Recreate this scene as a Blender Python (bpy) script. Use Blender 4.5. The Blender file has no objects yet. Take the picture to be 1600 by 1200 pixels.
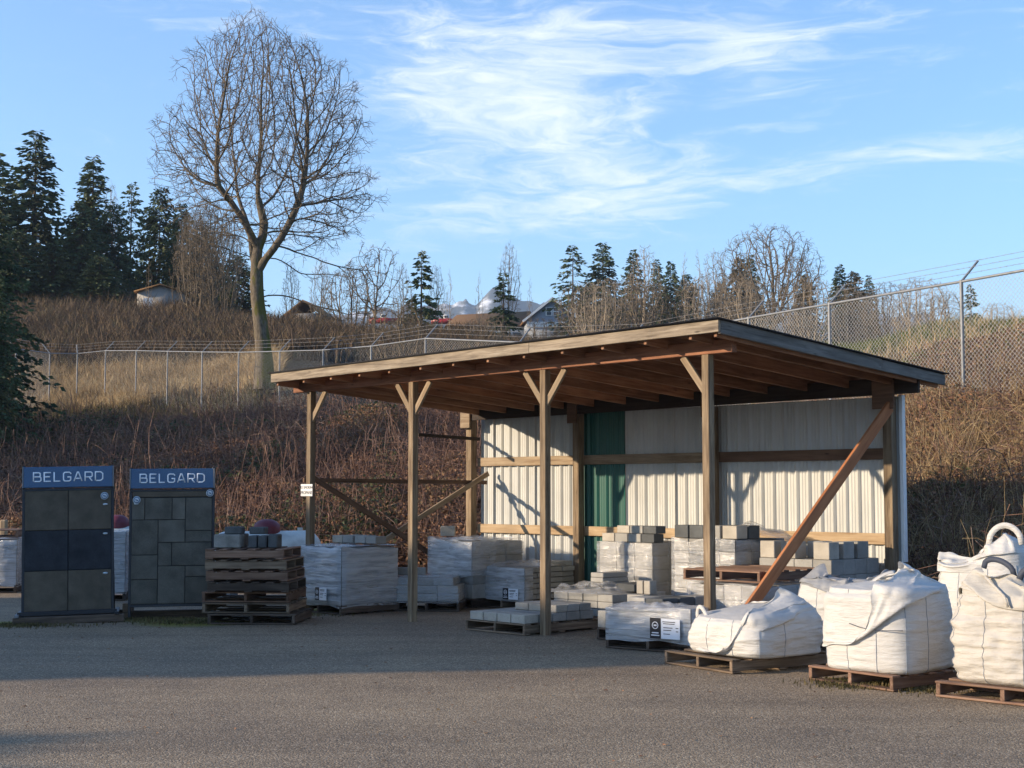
import bpy, math, random
import numpy as np
from mathutils import Vector, Matrix, Euler, kdtree

SC = bpy.context.scene
COL = SC.collection
R = math.radians

# ------------------------------------------------------------------ camera
FPX, PITCH, EYE = 2300.0, math.atan(167 / 2300), 1.65
cam_d = bpy.data.cameras.new("camera")
cam_d.sensor_width = 36.0
cam_d.lens = FPX / 1600 * 36
cam_d.clip_start, cam_d.clip_end = 0.1, 9000
cam = bpy.data.objects.new("camera", cam_d)
COL.objects.link(cam)
cam.location = (0, 0, EYE)
cam.rotation_euler = (math.pi / 2 + PITCH, 0, 0)
SC.camera = cam

# ------------------------------------------------------------------ light
SUN_TRAVEL = Vector((0.985, 0.172, -0.264)).normalized()
SUN_EL = math.asin(-SUN_TRAVEL.z)
SUN_AZ = math.atan2(-SUN_TRAVEL.x, -SUN_TRAVEL.y)      # clockwise from +Y

SC.view_settings.view_transform = 'Standard'
SC.view_settings.look = 'None'
SC.view_settings.gamma = 1.0
SC.view_settings.exposure = 1.14
SC.view_settings.use_curve_mapping = False

sun_d = bpy.data.lights.new("sun", 'SUN')
sun_d.energy = 4.4
sun_d.angle = R(0.53)
sun_d.color = (1.0, 0.80, 0.57)
sun = bpy.data.objects.new("sun", sun_d)
COL.objects.link(sun)
sun.rotation_euler = (-SUN_TRAVEL).to_track_quat('Z', 'Y').to_euler()
sun.location = (-60, -10, 40)

W = bpy.data.worlds.new("World")
SC.world = W
W.use_nodes = True
wn, wl = W.node_tree.nodes, W.node_tree.links
wn.clear()


def WN(t, **k):
    n = wn.new(t)
    for a, b in k.items():
        setattr(n, a, b)
    return n


w_out = WN('ShaderNodeOutputWorld')
w_bg = WN('ShaderNodeBackground')
w_bg.inputs['Strength'].default_value = 0.15
sky = WN('ShaderNodeTexSky', sky_type='NISHITA', sun_disc=False)
sky.sun_elevation = SUN_EL
sky.sun_rotation = SUN_AZ
sky.altitude = 60
sky.air_density = 1.0
sky.dust_density = 0.4
sky.ozone_density = 4.4
w_tc = WN('ShaderNodeTexCoord')


def wmath(op, a, b=None, c=None, clamp=False):
    n = WN('ShaderNodeMath', operation=op, use_clamp=clamp)
    for i, v in enumerate((a, b, c)):
        if v is None:
            continue
        if isinstance(v, (int, float)):
            n.inputs[i].default_value = v
        else:
            wl.new(v, n.inputs[i])
    return n.outputs[0]


def wnoise(vec, scale, detail, rough, dist=0.0):
    n = WN('ShaderNodeTexNoise')
    n.inputs['Scale'].default_value = scale
    n.inputs['Detail'].default_value = detail
    n.inputs['Roughness'].default_value = rough
    n.inputs['Distortion'].default_value = dist
    wl.new(vec, n.inputs['Vector'])
    return n


# cirrus: streaked noise over the direction sphere, thin everywhere, thicker in a few banks
w_map = WN('ShaderNodeMapping')
w_map.inputs['Rotation'].default_value = (0.0, R(-19), 0.0)
w_map.inputs['Scale'].default_value = (1.0, 1.0, 4.4)
wl.new(w_tc.outputs['Generated'], w_map.inputs['Vector'])
w_warp = wnoise(w_map.outputs[0], 3.2, 4, 0.55)
w_add = WN('ShaderNodeVectorMath', operation='MULTIPLY_ADD')
wl.new(w_warp.outputs['Color'], w_add.inputs[0])
w_add.inputs[1].default_value = (0.34, 0.34, 0.34)
wl.new(w_map.outputs[0], w_add.inputs[2])
n_fine = wnoise(w_add.outputs[0], 12.0, 12, 0.70, 0.7)
n_big = wnoise(w_add.outputs[0], 2.6, 3, 0.5)


def pix_dir(px, py):
    dx, dy = (px - 800) / FPX, (600 - py) / FPX
    ca, sa = math.cos(PITCH), math.sin(PITCH)
    return Vector((dx, ca - dy * sa, sa + dy * ca)).normalized()


def bank(px, py, sx, sz, amp):
    c = pix_dir(px, py)
    s = WN('ShaderNodeVectorMath', operation='SUBTRACT')
    wl.new(w_tc.outputs['Generated'], s.inputs[0])
    s.inputs[1].default_value = c
    m = WN('ShaderNodeVectorMath', operation='MULTIPLY')
    wl.new(s.outputs[0], m.inputs[0])
    m.inputs[1].default_value = (1 / sx, 1 / sx, 1 / sz)
    d = WN('ShaderNodeVectorMath', operation='LENGTH')
    wl.new(m.outputs[0], d.inputs[0])
    e = wmath('MULTIPLY', d.outputs['Value'], d.outputs['Value'])
    e = wmath('MULTIPLY', e, -1.0)
    return wmath('MULTIPLY', wmath('EXPONENT', e), amp)


den = bank(770, 120, 0.11, 0.062, 0.33)
for a in ((880, 190, .055, .04, .12), (820, 345, .10, .014, .20), (960, 318, .07, .014, .17), (1180, 90, .045, .035, .24),
          (1240, 275, .11, .012, .22), (1450, 232, .10, .012, .22), (1400, 40, .14, .03, .14), (950, 255, .045, .02, .14), (1560, 215, .06, .012, .16), (1000, 30, .1, .02, .12)):
    den = wmath('ADD', den, bank(*a))
den = wmath('ADD', den, wmath('MULTIPLY', wmath('SUBTRACT', n_big.outputs['Fac'], 0.5), 0.30))
den = wmath('ADD', den, wmath('MULTIPLY', wmath('SUBTRACT', n_fine.outputs['Fac'], 0.52), 1.15))
w_rng = WN('ShaderNodeMapRange', interpolation_type='SMOOTHSTEP')
w_rng.inputs['From Min'].default_value = 0.02
w_rng.inputs['From Max'].default_value = 0.60
w_rng.inputs['To Max'].default_value = 0.76
wl.new(den, w_rng.inputs['Value'])
w_mix = WN('ShaderNodeMix', data_type='RGBA')
wl.new(w_rng.outputs[0], w_mix.inputs['Factor'])
wl.new(sky.outputs[0], w_mix.inputs['A'])
w_mix.inputs['B'].default_value = (4.3, 4.35, 4.4, 1)
wl.new(w_mix.outputs['Result'], w_bg.inputs['Color'])
wl.new(w_bg.outputs[0], w_out.inputs[0])

# ------------------------------------------------------------------ geometry helpers
CA, SA = math.cos(PITCH), math.sin(PITCH)


def G(px, py, z=0.0):
    """the point of the level yard (height z) seen at a photo pixel"""
    dx, dy = (px - 800) / FPX, (600 - py) / FPX
    t = (z - EYE) / (SA + dy * CA)
    return Vector((t * dx, t * (CA - dy * SA), z))


def at(px, py, Y):
    dx, dy = (px - 800) / FPX, (600 - py) / FPX
    t = Y / (CA - dy * SA)
    return Vector((t * dx, Y, EYE + t * (SA + dy * CA)))


rng = np.random.default_rng(7)
random.seed(7)


def h3(ix, iy, iz, seed):
    n = (ix.astype(np.int64) * 374761393 + iy.astype(np.int64) * 668265263 + iz.astype(np.int64) * 2147483647 + seed * 974634777) & 0xFFFFFFFF
    n = ((n ^ (n >> 13)) * 1274126177) & 0xFFFFFFFF
    n = ((n ^ (n >> 16)) * 2246822519) & 0xFFFFFFFF
    return ((n ^ (n >> 15)) & 0xFFFFFF) / float(0xFFFFFF)


def vnoise(p, seed=0):
    p = np.asarray(p, float)
    i = np.floor(p).astype(np.int64)
    f = p - i
    f = f * f * (3 - 2 * f)
    out = 0
    for dx in (0, 1):
        for dy in (0, 1):
            for dz in (0, 1):
                w = (f[:, 0] if dx else 1 - f[:, 0]) * (f[:, 1] if dy else 1 - f[:, 1]) * (f[:, 2] if dz else 1 - f[:, 2])
                out = out + w * h3(i[:, 0] + dx, i[:, 1] + dy, i[:, 2] + dz, seed)
    return out * 2 - 1


def fbm(p, seed=0, oct=4, gain=0.5):
    p = np.asarray(p, float)
    a, s, t = 1.0, 0, 0
    for k in range(oct):
        s = s + a * vnoise(p * 2 ** k + 17.3 * k, seed + k)
        t += a
        a *= gain
    return s / t


def ridged(p, seed=0, oct=3):
    p = np.asarray(p, float)
    a, s, t = 1.0, 0, 0
    for k in range(oct):
        s = s + a * (1 - np.abs(vnoise(p * 2 ** k + 9.1 * k, seed + k)) * 2)
        t += a
        a *= 0.5
    return s / t


def mesh_np(name, V, F, mat=None, smooth=False):
    """V (n,3) array, F (m,k) int array or list of such arrays"""
    Fs = F if isinstance(F, list) else [F]
    me = bpy.data.meshes.new(name)
    V = np.asarray(V, np.float32)
    me.vertices.add(len(V))
    me.vertices.foreach_set("co", V.ravel())
    nl = sum(f.size for f in Fs)
    npoly = sum(len(f) for f in Fs)
    me.loops.add(nl)
    me.loops.foreach_set("vertex_index", np.concatenate([f.ravel() for f in Fs]).astype(np.int32))
    me.polygons.add(npoly)
    tot = np.concatenate([np.full(len(f), f.shape[1], np.int32) for f in Fs])
    st = np.concatenate([[0], np.cumsum(tot)[:-1]]).astype(np.int32)
    me.polygons.foreach_set("loop_start", st)
    if smooth:
        me.polygons.foreach_set("use_smooth", np.ones(npoly, bool))
    me.update(calc_edges=True)
    if mat:
        me.materials.append(mat)
    return me


def link(name, me, parent=None, M=None):
    o = bpy.data.objects.new(name, me)
    COL.objects.link(o)
    if parent is not None:
        o.parent = parent
    if M is not None:
        o.matrix_basis = M
    return o


def tag(o, label, cat, group=None):
    o["label"] = label
    o["category"] = cat
    if group:
        o["group"] = group
    return o


def thing(name, label, cat, loc=(0, 0, 0), rz=0.0, group=None, rx=0.0, ry=0.0):
    o = bpy.data.objects.new(name, None)
    o.empty_display_size = 0.2
    COL.objects.link(o)
    o.location = loc
    o.rotation_euler = (rx, ry, rz)
    return tag(o, label, cat, group)


def structure(o):
    o["kind"] = "structure"
    return o


def stuff(o):
    o["kind"] = "stuff"
    return o


_bc = {}


def boxmesh(sx, sy, sz, mat, bev=0.004):
    key = (round(sx, 3), round(sy, 3), round(sz, 3), mat.name, bev)
    if key in _bc:
        return _bc[key]
    hx, hy, hz = sx / 2, sy / 2, sz / 2
    b = min(bev, hx * .4, hy * .4, hz * .4)
    V, F = [], []
    idx = {}
    for s in [(a, c, d) for a in (-1, 1) for c in (-1, 1) for d in (-1, 1)]:
        for ax in range(3):
            v = [s[0] * (hx - b), s[1] * (hy - b), s[2] * (hz - b)]
            v[ax] = s[ax] * (hx, hy, hz)[ax]
            idx[(s, ax)] = len(V)
            V.append(v)
    def order(q, n):
        c = sum((Vector(V[i]) for i in q), Vector()) / len(q)
        n = Vector(n)
        a = (Vector(V[q[0]]) - c).normalized()
        bb = n.cross(a)
        return sorted(q, key=lambda i: math.atan2((Vector(V[i]) - c).dot(bb), (Vector(V[i]) - c).dot(a)))
    for ax in range(3):
        for sg in (-1, 1):
            q = [idx[(s, ax)] for s in [(a, c, d) for a in (-1, 1) for c in (-1, 1) for d in (-1, 1)] if s[ax] == sg]
            n = [0, 0, 0]; n[ax] = sg
            F.append(order(q, n))
    for ax in range(3):
        o1, o2 = [k for k in range(3) if k != ax]
        for s1 in (-1, 1):
            for s2 in (-1, 1):
                q = []
                for sa in (-1, 1):
                    s = [0, 0, 0]; s[ax] = sa; s[o1] = s1; s[o2] = s2
                    q += [idx[(tuple(s), o1)], idx[(tuple(s), o2)]]
                n = [0, 0, 0]; n[o1] = s1; n[o2] = s2
                F.append(order(q, n))
    for s in [(a, c, d) for a in (-1, 1) for c in (-1, 1) for d in (-1, 1)]:
        F.append(order([idx[(s, k)] for k in range(3)], s))
    me = bpy.data.meshes.new("box")
    me.from_pydata(V, [], F)
    me.materials.append(mat)
    _bc[key] = me
    return me


def box(name, c, s, mat, parent=None, bev=0.004, rot=None):
    M = Matrix.Translation(c)
    if rot is not None:
        M = M @ (rot if isinstance(rot, Matrix) else Euler(rot).to_matrix().to_4x4())
    return link(name, boxmesh(s[0], s[1], s[2], mat, bev), parent, M)


def board(name, p0, p1, w, t, mat, parent=None, up=(0, 0, 1), bev=0.004):
    """a timber from p0 to p1; w across (sideways), t along 'up'"""
    p0, p1 = Vector(p0), Vector(p1)
    x = (p1 - p0)
    L = x.length
    x.normalize()
    z = Vector(up) - x * Vector(up).dot(x)
    z.normalize()
    y = z.cross(x)
    M = Matrix((x, y, z)).transposed().to_4x4()
    M.translation = (p0 + p1) / 2
    return link(name, boxmesh(round(L, 2), w, t, mat, bev), parent, M)


def segs(P0, P1, R0, R1, n=3):
    """independent tapered prisms for many segments -> V, F"""
    P0, P1 = np.asarray(P0, float), np.asarray(P1, float)
    m = len(P0)
    R0 = np.broadcast_to(np.asarray(R0, float), (m,))
    R1 = np.broadcast_to(np.asarray(R1, float), (m,))
    d = P1 - P0
    d = d / np.maximum(np.linalg.norm(d, axis=1, keepdims=True), 1e-9)
    ref = np.where(np.abs(d[:, 2:3]) > .9, np.array([[1., 0, 0]]), np.array([[0, 0, 1.]]))
    a = np.cross(d, ref)
    a /= np.maximum(np.linalg.norm(a, axis=1, keepdims=True), 1e-9)
    b = np.cross(d, a)
    ang = np.arange(n) * 2 * np.pi / n
    c, s = np.cos(ang), np.sin(ang)
    ring = a[:, None, :] * c[None, :, None] + b[:, None, :] * s[None, :, None]
    V = np.concatenate([P0[:, None, :] + ring * R0[:, None, None], P1[:, None, :] + ring * R1[:, None, None]], axis=1)
    base = (np.arange(m) * 2 * n)[:, None]
    i = np.arange(n)
    j = (i + 1) % n
    F = np.stack([base + i, base + j, base + n + j, base + n + i], axis=2).reshape(-1, 4)
    return V.reshape(-1, 3), F


def quads(P, size, seed=0, flat=0.0, aspect=0.6):
    """leaf-like quads at points P, random orientation"""
    r = np.random.default_rng(seed)
    n = len(P)
    a = r.normal(size=(n, 3))
    a[:, 2] *= 1 - flat
    a /= np.linalg.norm(a, axis=1, keepdims=True)
    b = np.cross(a, r.normal(size=(n, 3)))
    b /= np.maximum(np.linalg.norm(b, axis=1, keepdims=True), 1e-9)
    s = np.broadcast_to(np.asarray(size, float), (n,))[:, None]
    V = np.stack([P - a * s, P + b * s * aspect, P + a * s, P - b * s * aspect], axis=1).reshape(-1, 3)
    F = np.arange(4 * n).reshape(-1, 4)
    return V, F


def join(parts):
    V, F, o = [], {}, 0
    for v, f in parts:
        V.append(v)
        F.setdefault(f.shape[1], []).append(f + o)
        o += len(v)
    return np.concatenate(V), [np.concatenate(x) for x in F.values()]


def tube(pts, rad, n=8, close=True):
    """one continuous tube along pts"""
    pts = [Vector(p) for p in pts]
    V, F = [], []
    up = Vector((0, 0, 1))
    prev = None
    for i, p in enumerate(pts):
        d = (pts[min(i + 1, len(pts) - 1)] - pts[max(i - 1, 0)]).normalized()
        if prev is None:
            a = d.cross(up if abs(d.z) < .9 else Vector((1, 0, 0))).normalized()
        else:
            a = (prev - d * prev.dot(d)).normalized()
        prev = a
        b = d.cross(a)
        r = rad[i] if hasattr(rad, '__len__') else rad
        for k in range(n):
            t = 2 * math.pi * k / n
            V.append(p + (a * math.cos(t) + b * math.sin(t)) * r)
    for i in range(len(pts) - 1):
        for k in range(n):
            F.append((i * n + k, i * n + (k + 1) % n, (i + 1) * n + (k + 1) % n, (i + 1) * n + k))
    V = np.array([tuple(v) for v in V])
    F = np.array(F)
    return V, F


def caps(me):
    return me


# ------------------------------------------------------------------ materials
def _mat(name):
    m = bpy.data.materials.new(name)
    m.use_nodes = True
    nt = m.node_tree
    nt.nodes.clear()
    out = nt.nodes.new('ShaderNodeOutputMaterial')
    bs = nt.nodes.new('ShaderNodeBsdfPrincipled')
    nt.links.new(bs.outputs[0], out.inputs[0])
    return m, nt, bs, out


def ramp(nt, fac, stops):
    r = nt.nodes.new('ShaderNodeValToRGB')
    e = r.color_ramp.elements
    while len(e) < len(stops):
        e.new(0.5)
    for k, (p, c) in enumerate(stops):
        e[k].position = p
        e[k].color = (*c, 1) if len(c) == 3 else c
    nt.links.new(fac, r.inputs[0])
    return r.outputs[0]


def noise(nt, vec, scale, detail=4, rough=.55, dist=0):
    n = nt.nodes.new('ShaderNodeTexNoise')
    n.inputs['Scale'].default_value = scale
    n.inputs['Detail'].default_value = detail
    n.inputs['Roughness'].default_value = rough
    n.inputs['Distortion'].default_value = dist
    if vec is not None:
        nt.links.new(vec, n.inputs['Vector'])
    return n


def coords(nt, scale=(1, 1, 1), kind='Object', shift=True, rot=(0, 0, 0)):
    tc = nt.nodes.new('ShaderNodeTexCoord')
    mp = nt.nodes.new('ShaderNodeMapping')
    mp.inputs['Scale'].default_value = scale
    mp.inputs['Rotation'].default_value = rot
    nt.links.new(tc.outputs[kind], mp.inputs[0])
    if not shift:
        return mp.outputs[0]
    oi = nt.nodes.new('ShaderNodeObjectInfo')
    ml = nt.nodes.new('ShaderNodeMath'); ml.operation = 'MULTIPLY'
    ml.inputs[1].default_value = 37.0
    nt.links.new(oi.outputs['Random'], ml.inputs[0])
    ad = nt.nodes.new('ShaderNodeVectorMath'); ad.operation = 'ADD'
    nt.links.new(mp.outputs[0], ad.inputs[0])
    nt.links.new(ml.outputs[0], ad.inputs[1])
    return ad.outputs[0]


def mixc(nt, fac, a, b, mode='MIX'):
    m = nt.nodes.new('ShaderNodeMix')
    m.data_type = 'RGBA'
    m.blend_type = mode
    for s, v in (('Factor', fac), ('A', a), ('B', b)):
        if isinstance(v, (int, float)):
            m.inputs[s].default_value = v
        elif isinstance(v, tuple):
            m.inputs[s].default_value = (*v, 1)
        else:
            nt.links.new(v, m.inputs[s])
    return m.outputs['Result']


def hsv(nt, col, val_lo, val_hi, hue=0.0):
    oi = nt.nodes.new('ShaderNodeObjectInfo')
    mr = nt.nodes.new('ShaderNodeMapRange')
    mr.inputs['To Min'].default_value = val_lo
    mr.inputs['To Max'].default_value = val_hi
    nt.links.new(oi.outputs['Random'], mr.inputs[0])
    h = nt.nodes.new('ShaderNodeHueSaturation')
    nt.links.new(mr.outputs[0], h.inputs['Value'])
    nt.links.new(col, h.inputs['Color'])
    return h.outputs[0]


def bump(nt, bs, height, strength=.3, dist=.01):
    b = nt.nodes.new('ShaderNodeBump')
    b.inputs['Strength'].default_value = strength
    b.inputs['Distance'].default_value = dist
    nt.links.new(height, b.inputs['Height'])
    nt.links.new(b.outputs[0], bs.inputs['Normal'])


def plain(name, col, rough=.7, metal=0.0, var=.15, scale=6, spec=.4, bmp=0.0, bscale=None):
    m, nt, bs, _ = _mat(name)
    v = coords(nt)
    n = noise(nt, v, scale, 5)
    c = ramp(nt, n.outputs[0], [(.3, tuple(x * (1 - var) for x in col)), (.7, tuple(min(1, x * (1 + var)) for x in col))])
    nt.links.new(c, bs.inputs['Base Color'])
    bs.inputs['Roughness'].default_value = rough
    bs.inputs['Metallic'].default_value = metal
    bs.inputs['Specular IOR Level'].default_value = spec
    if bmp:
        nb = noise(nt, v, bscale or scale * 4, 6)
        bump(nt, bs, nb.outputs[0], bmp, .01)
    return m


def wood(name, c1, c2, c3=None, rough=.8, vlo=.75, vhi=1.2, knots=True):
    """grain runs along the object's own X"""
    m, nt, bs, _ = _mat(name)
    v = coords(nt, (1.1, 16, 16))
    n = noise(nt, v, 1.6, 6, .6, .6)
    v2 = coords(nt, (1.0, 2.2, 2.2))
    n2 = noise(nt, v2, 1.7, 4)
    c = ramp(nt, n.outputs[0], [(.30, c1), (.52, c2), (.72, c3 or tuple(min(1, x * 1.25) for x in c2))])
    c = mixc(nt, ramp(nt, n2.outputs[0], [(.35, (0, 0, 0)), (.75, (.55, .55, .55))]), c, tuple(x * .55 for x in c1))
    if knots:
        vo = nt.nodes.new('ShaderNodeTexVoronoi')
        vo.inputs['Scale'].default_value = 1.6
        v3 = coords(nt, (1.2, 4.5, 4.5))
        nt.links.new(v3, vo.inputs['Vector'])
        k = ramp(nt, vo.outputs['Distance'], [(.03, (.8, .8, .8)), (.10, (0, 0, 0))])
        c = mixc(nt, k, c, tuple(x * .35 for x in c1))
    nt.links.new(hsv(nt, c, vlo, vhi), bs.inputs['Base Color'])
    bs.inputs['Roughness'].default_value = rough
    bs.inputs['Specular IOR Level'].default_value = .25
    bump(nt, bs, n.outputs[0], .35, .006)
    return m


def concrete(name, c, var=.16, vlo=.8, vhi=1.15, rough=.9, bs_=.5):
    m, nt, bs, _ = _mat(name)
    v = coords(nt)
    n = noise(nt, v, 5, 4)
    nf = noise(nt, v, 120, 4, .7)
    col = ramp(nt, n.outputs[0], [(.3, tuple(x * (1 - var) for x in c)), (.7, tuple(x * (1 + var) for x in c))])
    col = mixc(nt, .55, col, ramp(nt, nf.outputs[0], [(.3, (.35, .35, .35)), (.7, (.95, .95, .93))]), 'SOFT_LIGHT')
    nt.links.new(hsv(nt, col, vlo, vhi), bs.inputs['Base Color'])
    bs.inputs['Roughness'].default_value = rough
    bs.inputs['Specular IOR Level'].default_value = .25
    bump(nt, bs, nf.outputs[0], bs_, .006)
    return m


def leafy(name, stops, scale=9, rough=.7, trans=.25):
    """leaf stuff: colour varies from leaf to leaf by cell noise in object space"""
    m, nt, bs, out = _mat(name)
    v = coords(nt, shift=True)
    vo = nt.nodes.new('ShaderNodeTexVoronoi')
    vo.inputs['Scale'].default_value = scale
    nt.links.new(v, vo.inputs['Vector'])
    sx = nt.nodes.new('ShaderNodeSeparateColor')
    nt.links.new(vo.outputs['Color'], sx.inputs[0])
    n = noise(nt, v, .55, 3)
    ad = nt.nodes.new('ShaderNodeMath'); ad.operation = 'MULTIPLY_ADD'
    nt.links.new(n.outputs[0], ad.inputs[0]); ad.inputs[1].default_value = 1.25
    mm = nt.nodes.new('ShaderNodeMath'); mm.operation = 'MULTIPLY_ADD'
    nt.links.new(sx.outputs[0], mm.inputs[0]); mm.inputs[1].default_value = .6; mm.inputs[2].default_value = -.42
    nt.links.new(mm.outputs[0], ad.inputs[2])
    c = ramp(nt, ad.outputs[0], stops)
    nt.links.new(c, bs.inputs['Base Color'])
    bs.inputs['Roughness'].default_value = rough
    bs.inputs['Specular IOR Level'].default_value = .2
    if trans:
        tr = nt.nodes.new('ShaderNodeBsdfTranslucent')
        nt.links.new(c, tr.inputs[0])
        mx = nt.nodes.new('ShaderNodeMixShader')
        mx.inputs[0].default_value = trans
        nt.links.new(bs.outputs[0], mx.inputs[1]); nt.links.new(tr.outputs[0], mx.inputs[2])
        nt.links.new(mx.outputs[0], out.inputs[0])
    return m


M = {}
M['post'] = wood('post_wood', (.10, .068, .042), (.24, .175, .11), (.36, .28, .18), vlo=.85, vhi=1.1)
M['beam'] = wood('beam_wood', (.15, .062, .035), (.30, .135, .075), (.38, .19, .11), vlo=.9, vhi=1.1)
M['brace_red'] = wood('red_brace_wood', (.30, .11, .045), (.44, .18, .075), (.50, .22, .10), vlo=.95, vhi=1.05, knots=False)
M['rafter'] = wood('rafter_wood', (.18, .090, .052), (.34, .18, .105), (.44, .26, .16), vlo=.7, vhi=1.15)
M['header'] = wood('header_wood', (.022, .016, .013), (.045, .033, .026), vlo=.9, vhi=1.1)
M['fascia'] = wood('fascia_wood', (.11, .085, .062), (.29, .235, .170), (.42, .36, .275), vlo=.95, vhi=1.1)
M['fascia_grey'] = wood('grey_fascia_wood', (.085, .078, .07), (.17, .16, .145), (.23, .22, .2), vlo=.95, vhi=1.05)
M['girt'] = wood('girt_wood', (.20, .135, .08), (.33, .25, .165), (.4, .32, .22), vlo=.8, vhi=1.1)
M['girt_new'] = wood('new_girt_wood', (.27, .18, .10), (.40, .29, .175), (.47, .36, .23), vlo=.95, vhi=1.1)
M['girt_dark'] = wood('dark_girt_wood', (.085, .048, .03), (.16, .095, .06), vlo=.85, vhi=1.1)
M['pallet'] = wood('pallet_wood', (.085, .058, .038), (.21, .15, .10), (.30, .23, .16), vlo=.6, vhi=1.3)
M['pallet_dark'] = wood('old_pallet_wood', (.045, .032, .024), (.105, .075, .055), (.17, .13, .10), vlo=.6, vhi=1.4)
M['pallet_red'] = wood('reddish_pallet_wood', (.11, .060, .040), (.225, .135, .090), (.31, .21, .145), vlo=.65, vhi=1.25)
M['block'] = concrete('grey_block', (.27, .262, .24))
M['block_dark'] = concrete('charcoal_block', (.075, .08, .082), .25)
M['block_tan'] = concrete('tan_block', (.34, .31, .26))
M['block_rough'] = concrete('split_face_block', (.25, .24, .215), .35, bs_=1.0)
M['galv'] = plain('galvanised_steel', (.20, .21, .22), .55, .3, .15, 9)
M['wire'] = plain('galvanised_wire', (.40, .40, .38), .55, .2, .1, 9)
M['barb'] = plain('barbed_wire_steel', (.30, .29, .28), .6, .4, .1, 9)
M['black_metal'] = plain('black_painted_steel', (.018, .02, .026), .45, 0, .2, 8)
M['bark'] = plain('grey_bark', (.16, .135, .105), .9, 0, .4, 3.0, .2, .6, 20)
M['roofing'] = plain('black_roofing', (.02, .02, .022), .9, 0, .3, 30, .2, .5, 200)

# ================================================================== SETTING
COLS = [(-400, [(27, 0), (60, 5), (80, 9), (115, 16.5), (300, 25)]),
        (100, [(27, 0), (45, 3.1), (61, 4.8), (66, 6.6), (78, 9.0), (112, 16), (300, 26)]),
        (300, [(26.5, 0), (40, 2.7), (55, 4.2), (66, 6.8), (78, 8.8), (110, 15.5), (300, 26)]),
        (450, [(26, 0), (38, 2.7), (49, 3.8), (58, 6.0), (85, 10.6), (120, 14), (300, 28)]),
        (600, [(25.5, 0), (36, 2.8), (42, 3.4), (60, 6.0), (80, 9.4), (130, 13.4), (250, 29.3)]),
        (750, [(25, 0), (32, 2.0), (38, 3.3), (60, 6.3), (85, 9.8), (250, 29.3)]),
        (900, [(24.5, 0), (30, 2.0), (36, 3.2), (60, 6.3), (90, 10.2), (200, 21)]),
        (1100, [(23, 0), (27, 1.5), (33, 3.1), (45, 4.8), (80, 9.0), (170, 18)]),
        (1300, [(20.5, 0), (25, 1.9), (30, 3.0), (36, 4.3), (42, 5.6), (80, 9), (150, 16)]),
        (1500, [(17.8, 0), (22, 1.6), (27, 3.0), (34, 4.7), (40, 6.1), (80, 9.5), (150, 16)]),
        (1900, [(13.5, 0), (18, 2), (23, 3.2), (30, 5), (38, 6.5), (80, 10), (150, 16)])]
CPX = np.array([c[0] for c in COLS], float)


def zt(x, y, rough=True):
    """terrain height"""
    x, y = np.asarray(x, float), np.asarray(y, float)
    yy = np.maximum(y, 6.0)
    px = np.clip(800 + FPX * x / yy, CPX[0], CPX[-1])
    k = np.clip(np.searchsorted(CPX, px) - 1, 0, len(CPX) - 2)
    t = (px - CPX[k]) / (CPX[k + 1] - CPX[k])
    t = t * t * (3 - 2 * t)
    Z = np.stack([np.interp(yy, [q[0] for q in c[1]], [q[1] for q in c[1]]) for c in COLS])
    n = np.arange(len(x))
    z = Z[k, n] * (1 - t) + Z[k + 1, n] * t
    if rough:
        P = np.stack([x, y, np.zeros_like(x)], 1)
        z = z + np.clip(z, 0, 1) * (.22 * fbm(P * .35, 3, 3) + .5 * fbm(P * .06, 9, 2) * np.clip((y - 70) / 60, 0, 1))
    return np.where(z <= 0.001, -0.07, z)


def zt1(x, y):
    return float(zt(np.array([x]), np.array([y]))[0])


def ground_mat():
    m, nt, bs, _ = _mat('hillside_soil')
    v = coords(nt, shift=False)
    n = noise(nt, v, .35, 5)
    nf = noise(nt, v, 6, 6, .7)
    c = ramp(nt, n.outputs[0], [(.32, (.055, .042, .028)), (.5, (.10, .075, .042)), (.68, (.075, .085, .032))])
    c = mixc(nt, .6, c, ramp(nt, nf.outputs[0], [(.3, (.25, .25, .25)), (.7, (.9, .9, .9))]), 'SOFT_LIGHT')
    nt.links.new(c, bs.inputs['Base Color'])
    bs.inputs['Roughness'].default_value = 1
    bs.inputs['Specular IOR Level'].default_value = .1
    bump(nt, bs, nf.outputs[0], .8, .15)
    return m


def axis(a, b, step, far):
    mid = list(np.arange(a, b + step / 2, step))
    out, d, p = [], step * 2, b
    while p < far:
        p += d
        d *= 1.35
        out.append(p)
    pre, d, p = [], step * 2, a
    while p > -far:
        p -= d
        d *= 1.35
        pre.append(p)
    return np.array(pre[::-1] + mid + out)


gx = axis(-44, 40, .8, 3200)
gy = axis(10, 90, .8, 3400)
GX, GY = np.meshgrid(gx, gy)
gz = zt(GX.ravel(), GY.ravel())
nx, ny = len(gx), len(gy)
ii = (np.arange(ny - 1)[:, None] * nx + np.arange(nx - 1)[None, :]).ravel()
terr = link('hillside_ground', mesh_np('terrain', np.stack([GX.ravel(), GY.ravel(), gz], 1),
            np.stack([ii, ii + 1, ii + nx + 1, ii + nx], 1), ground_mat(), True))
structure(terr)


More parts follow.
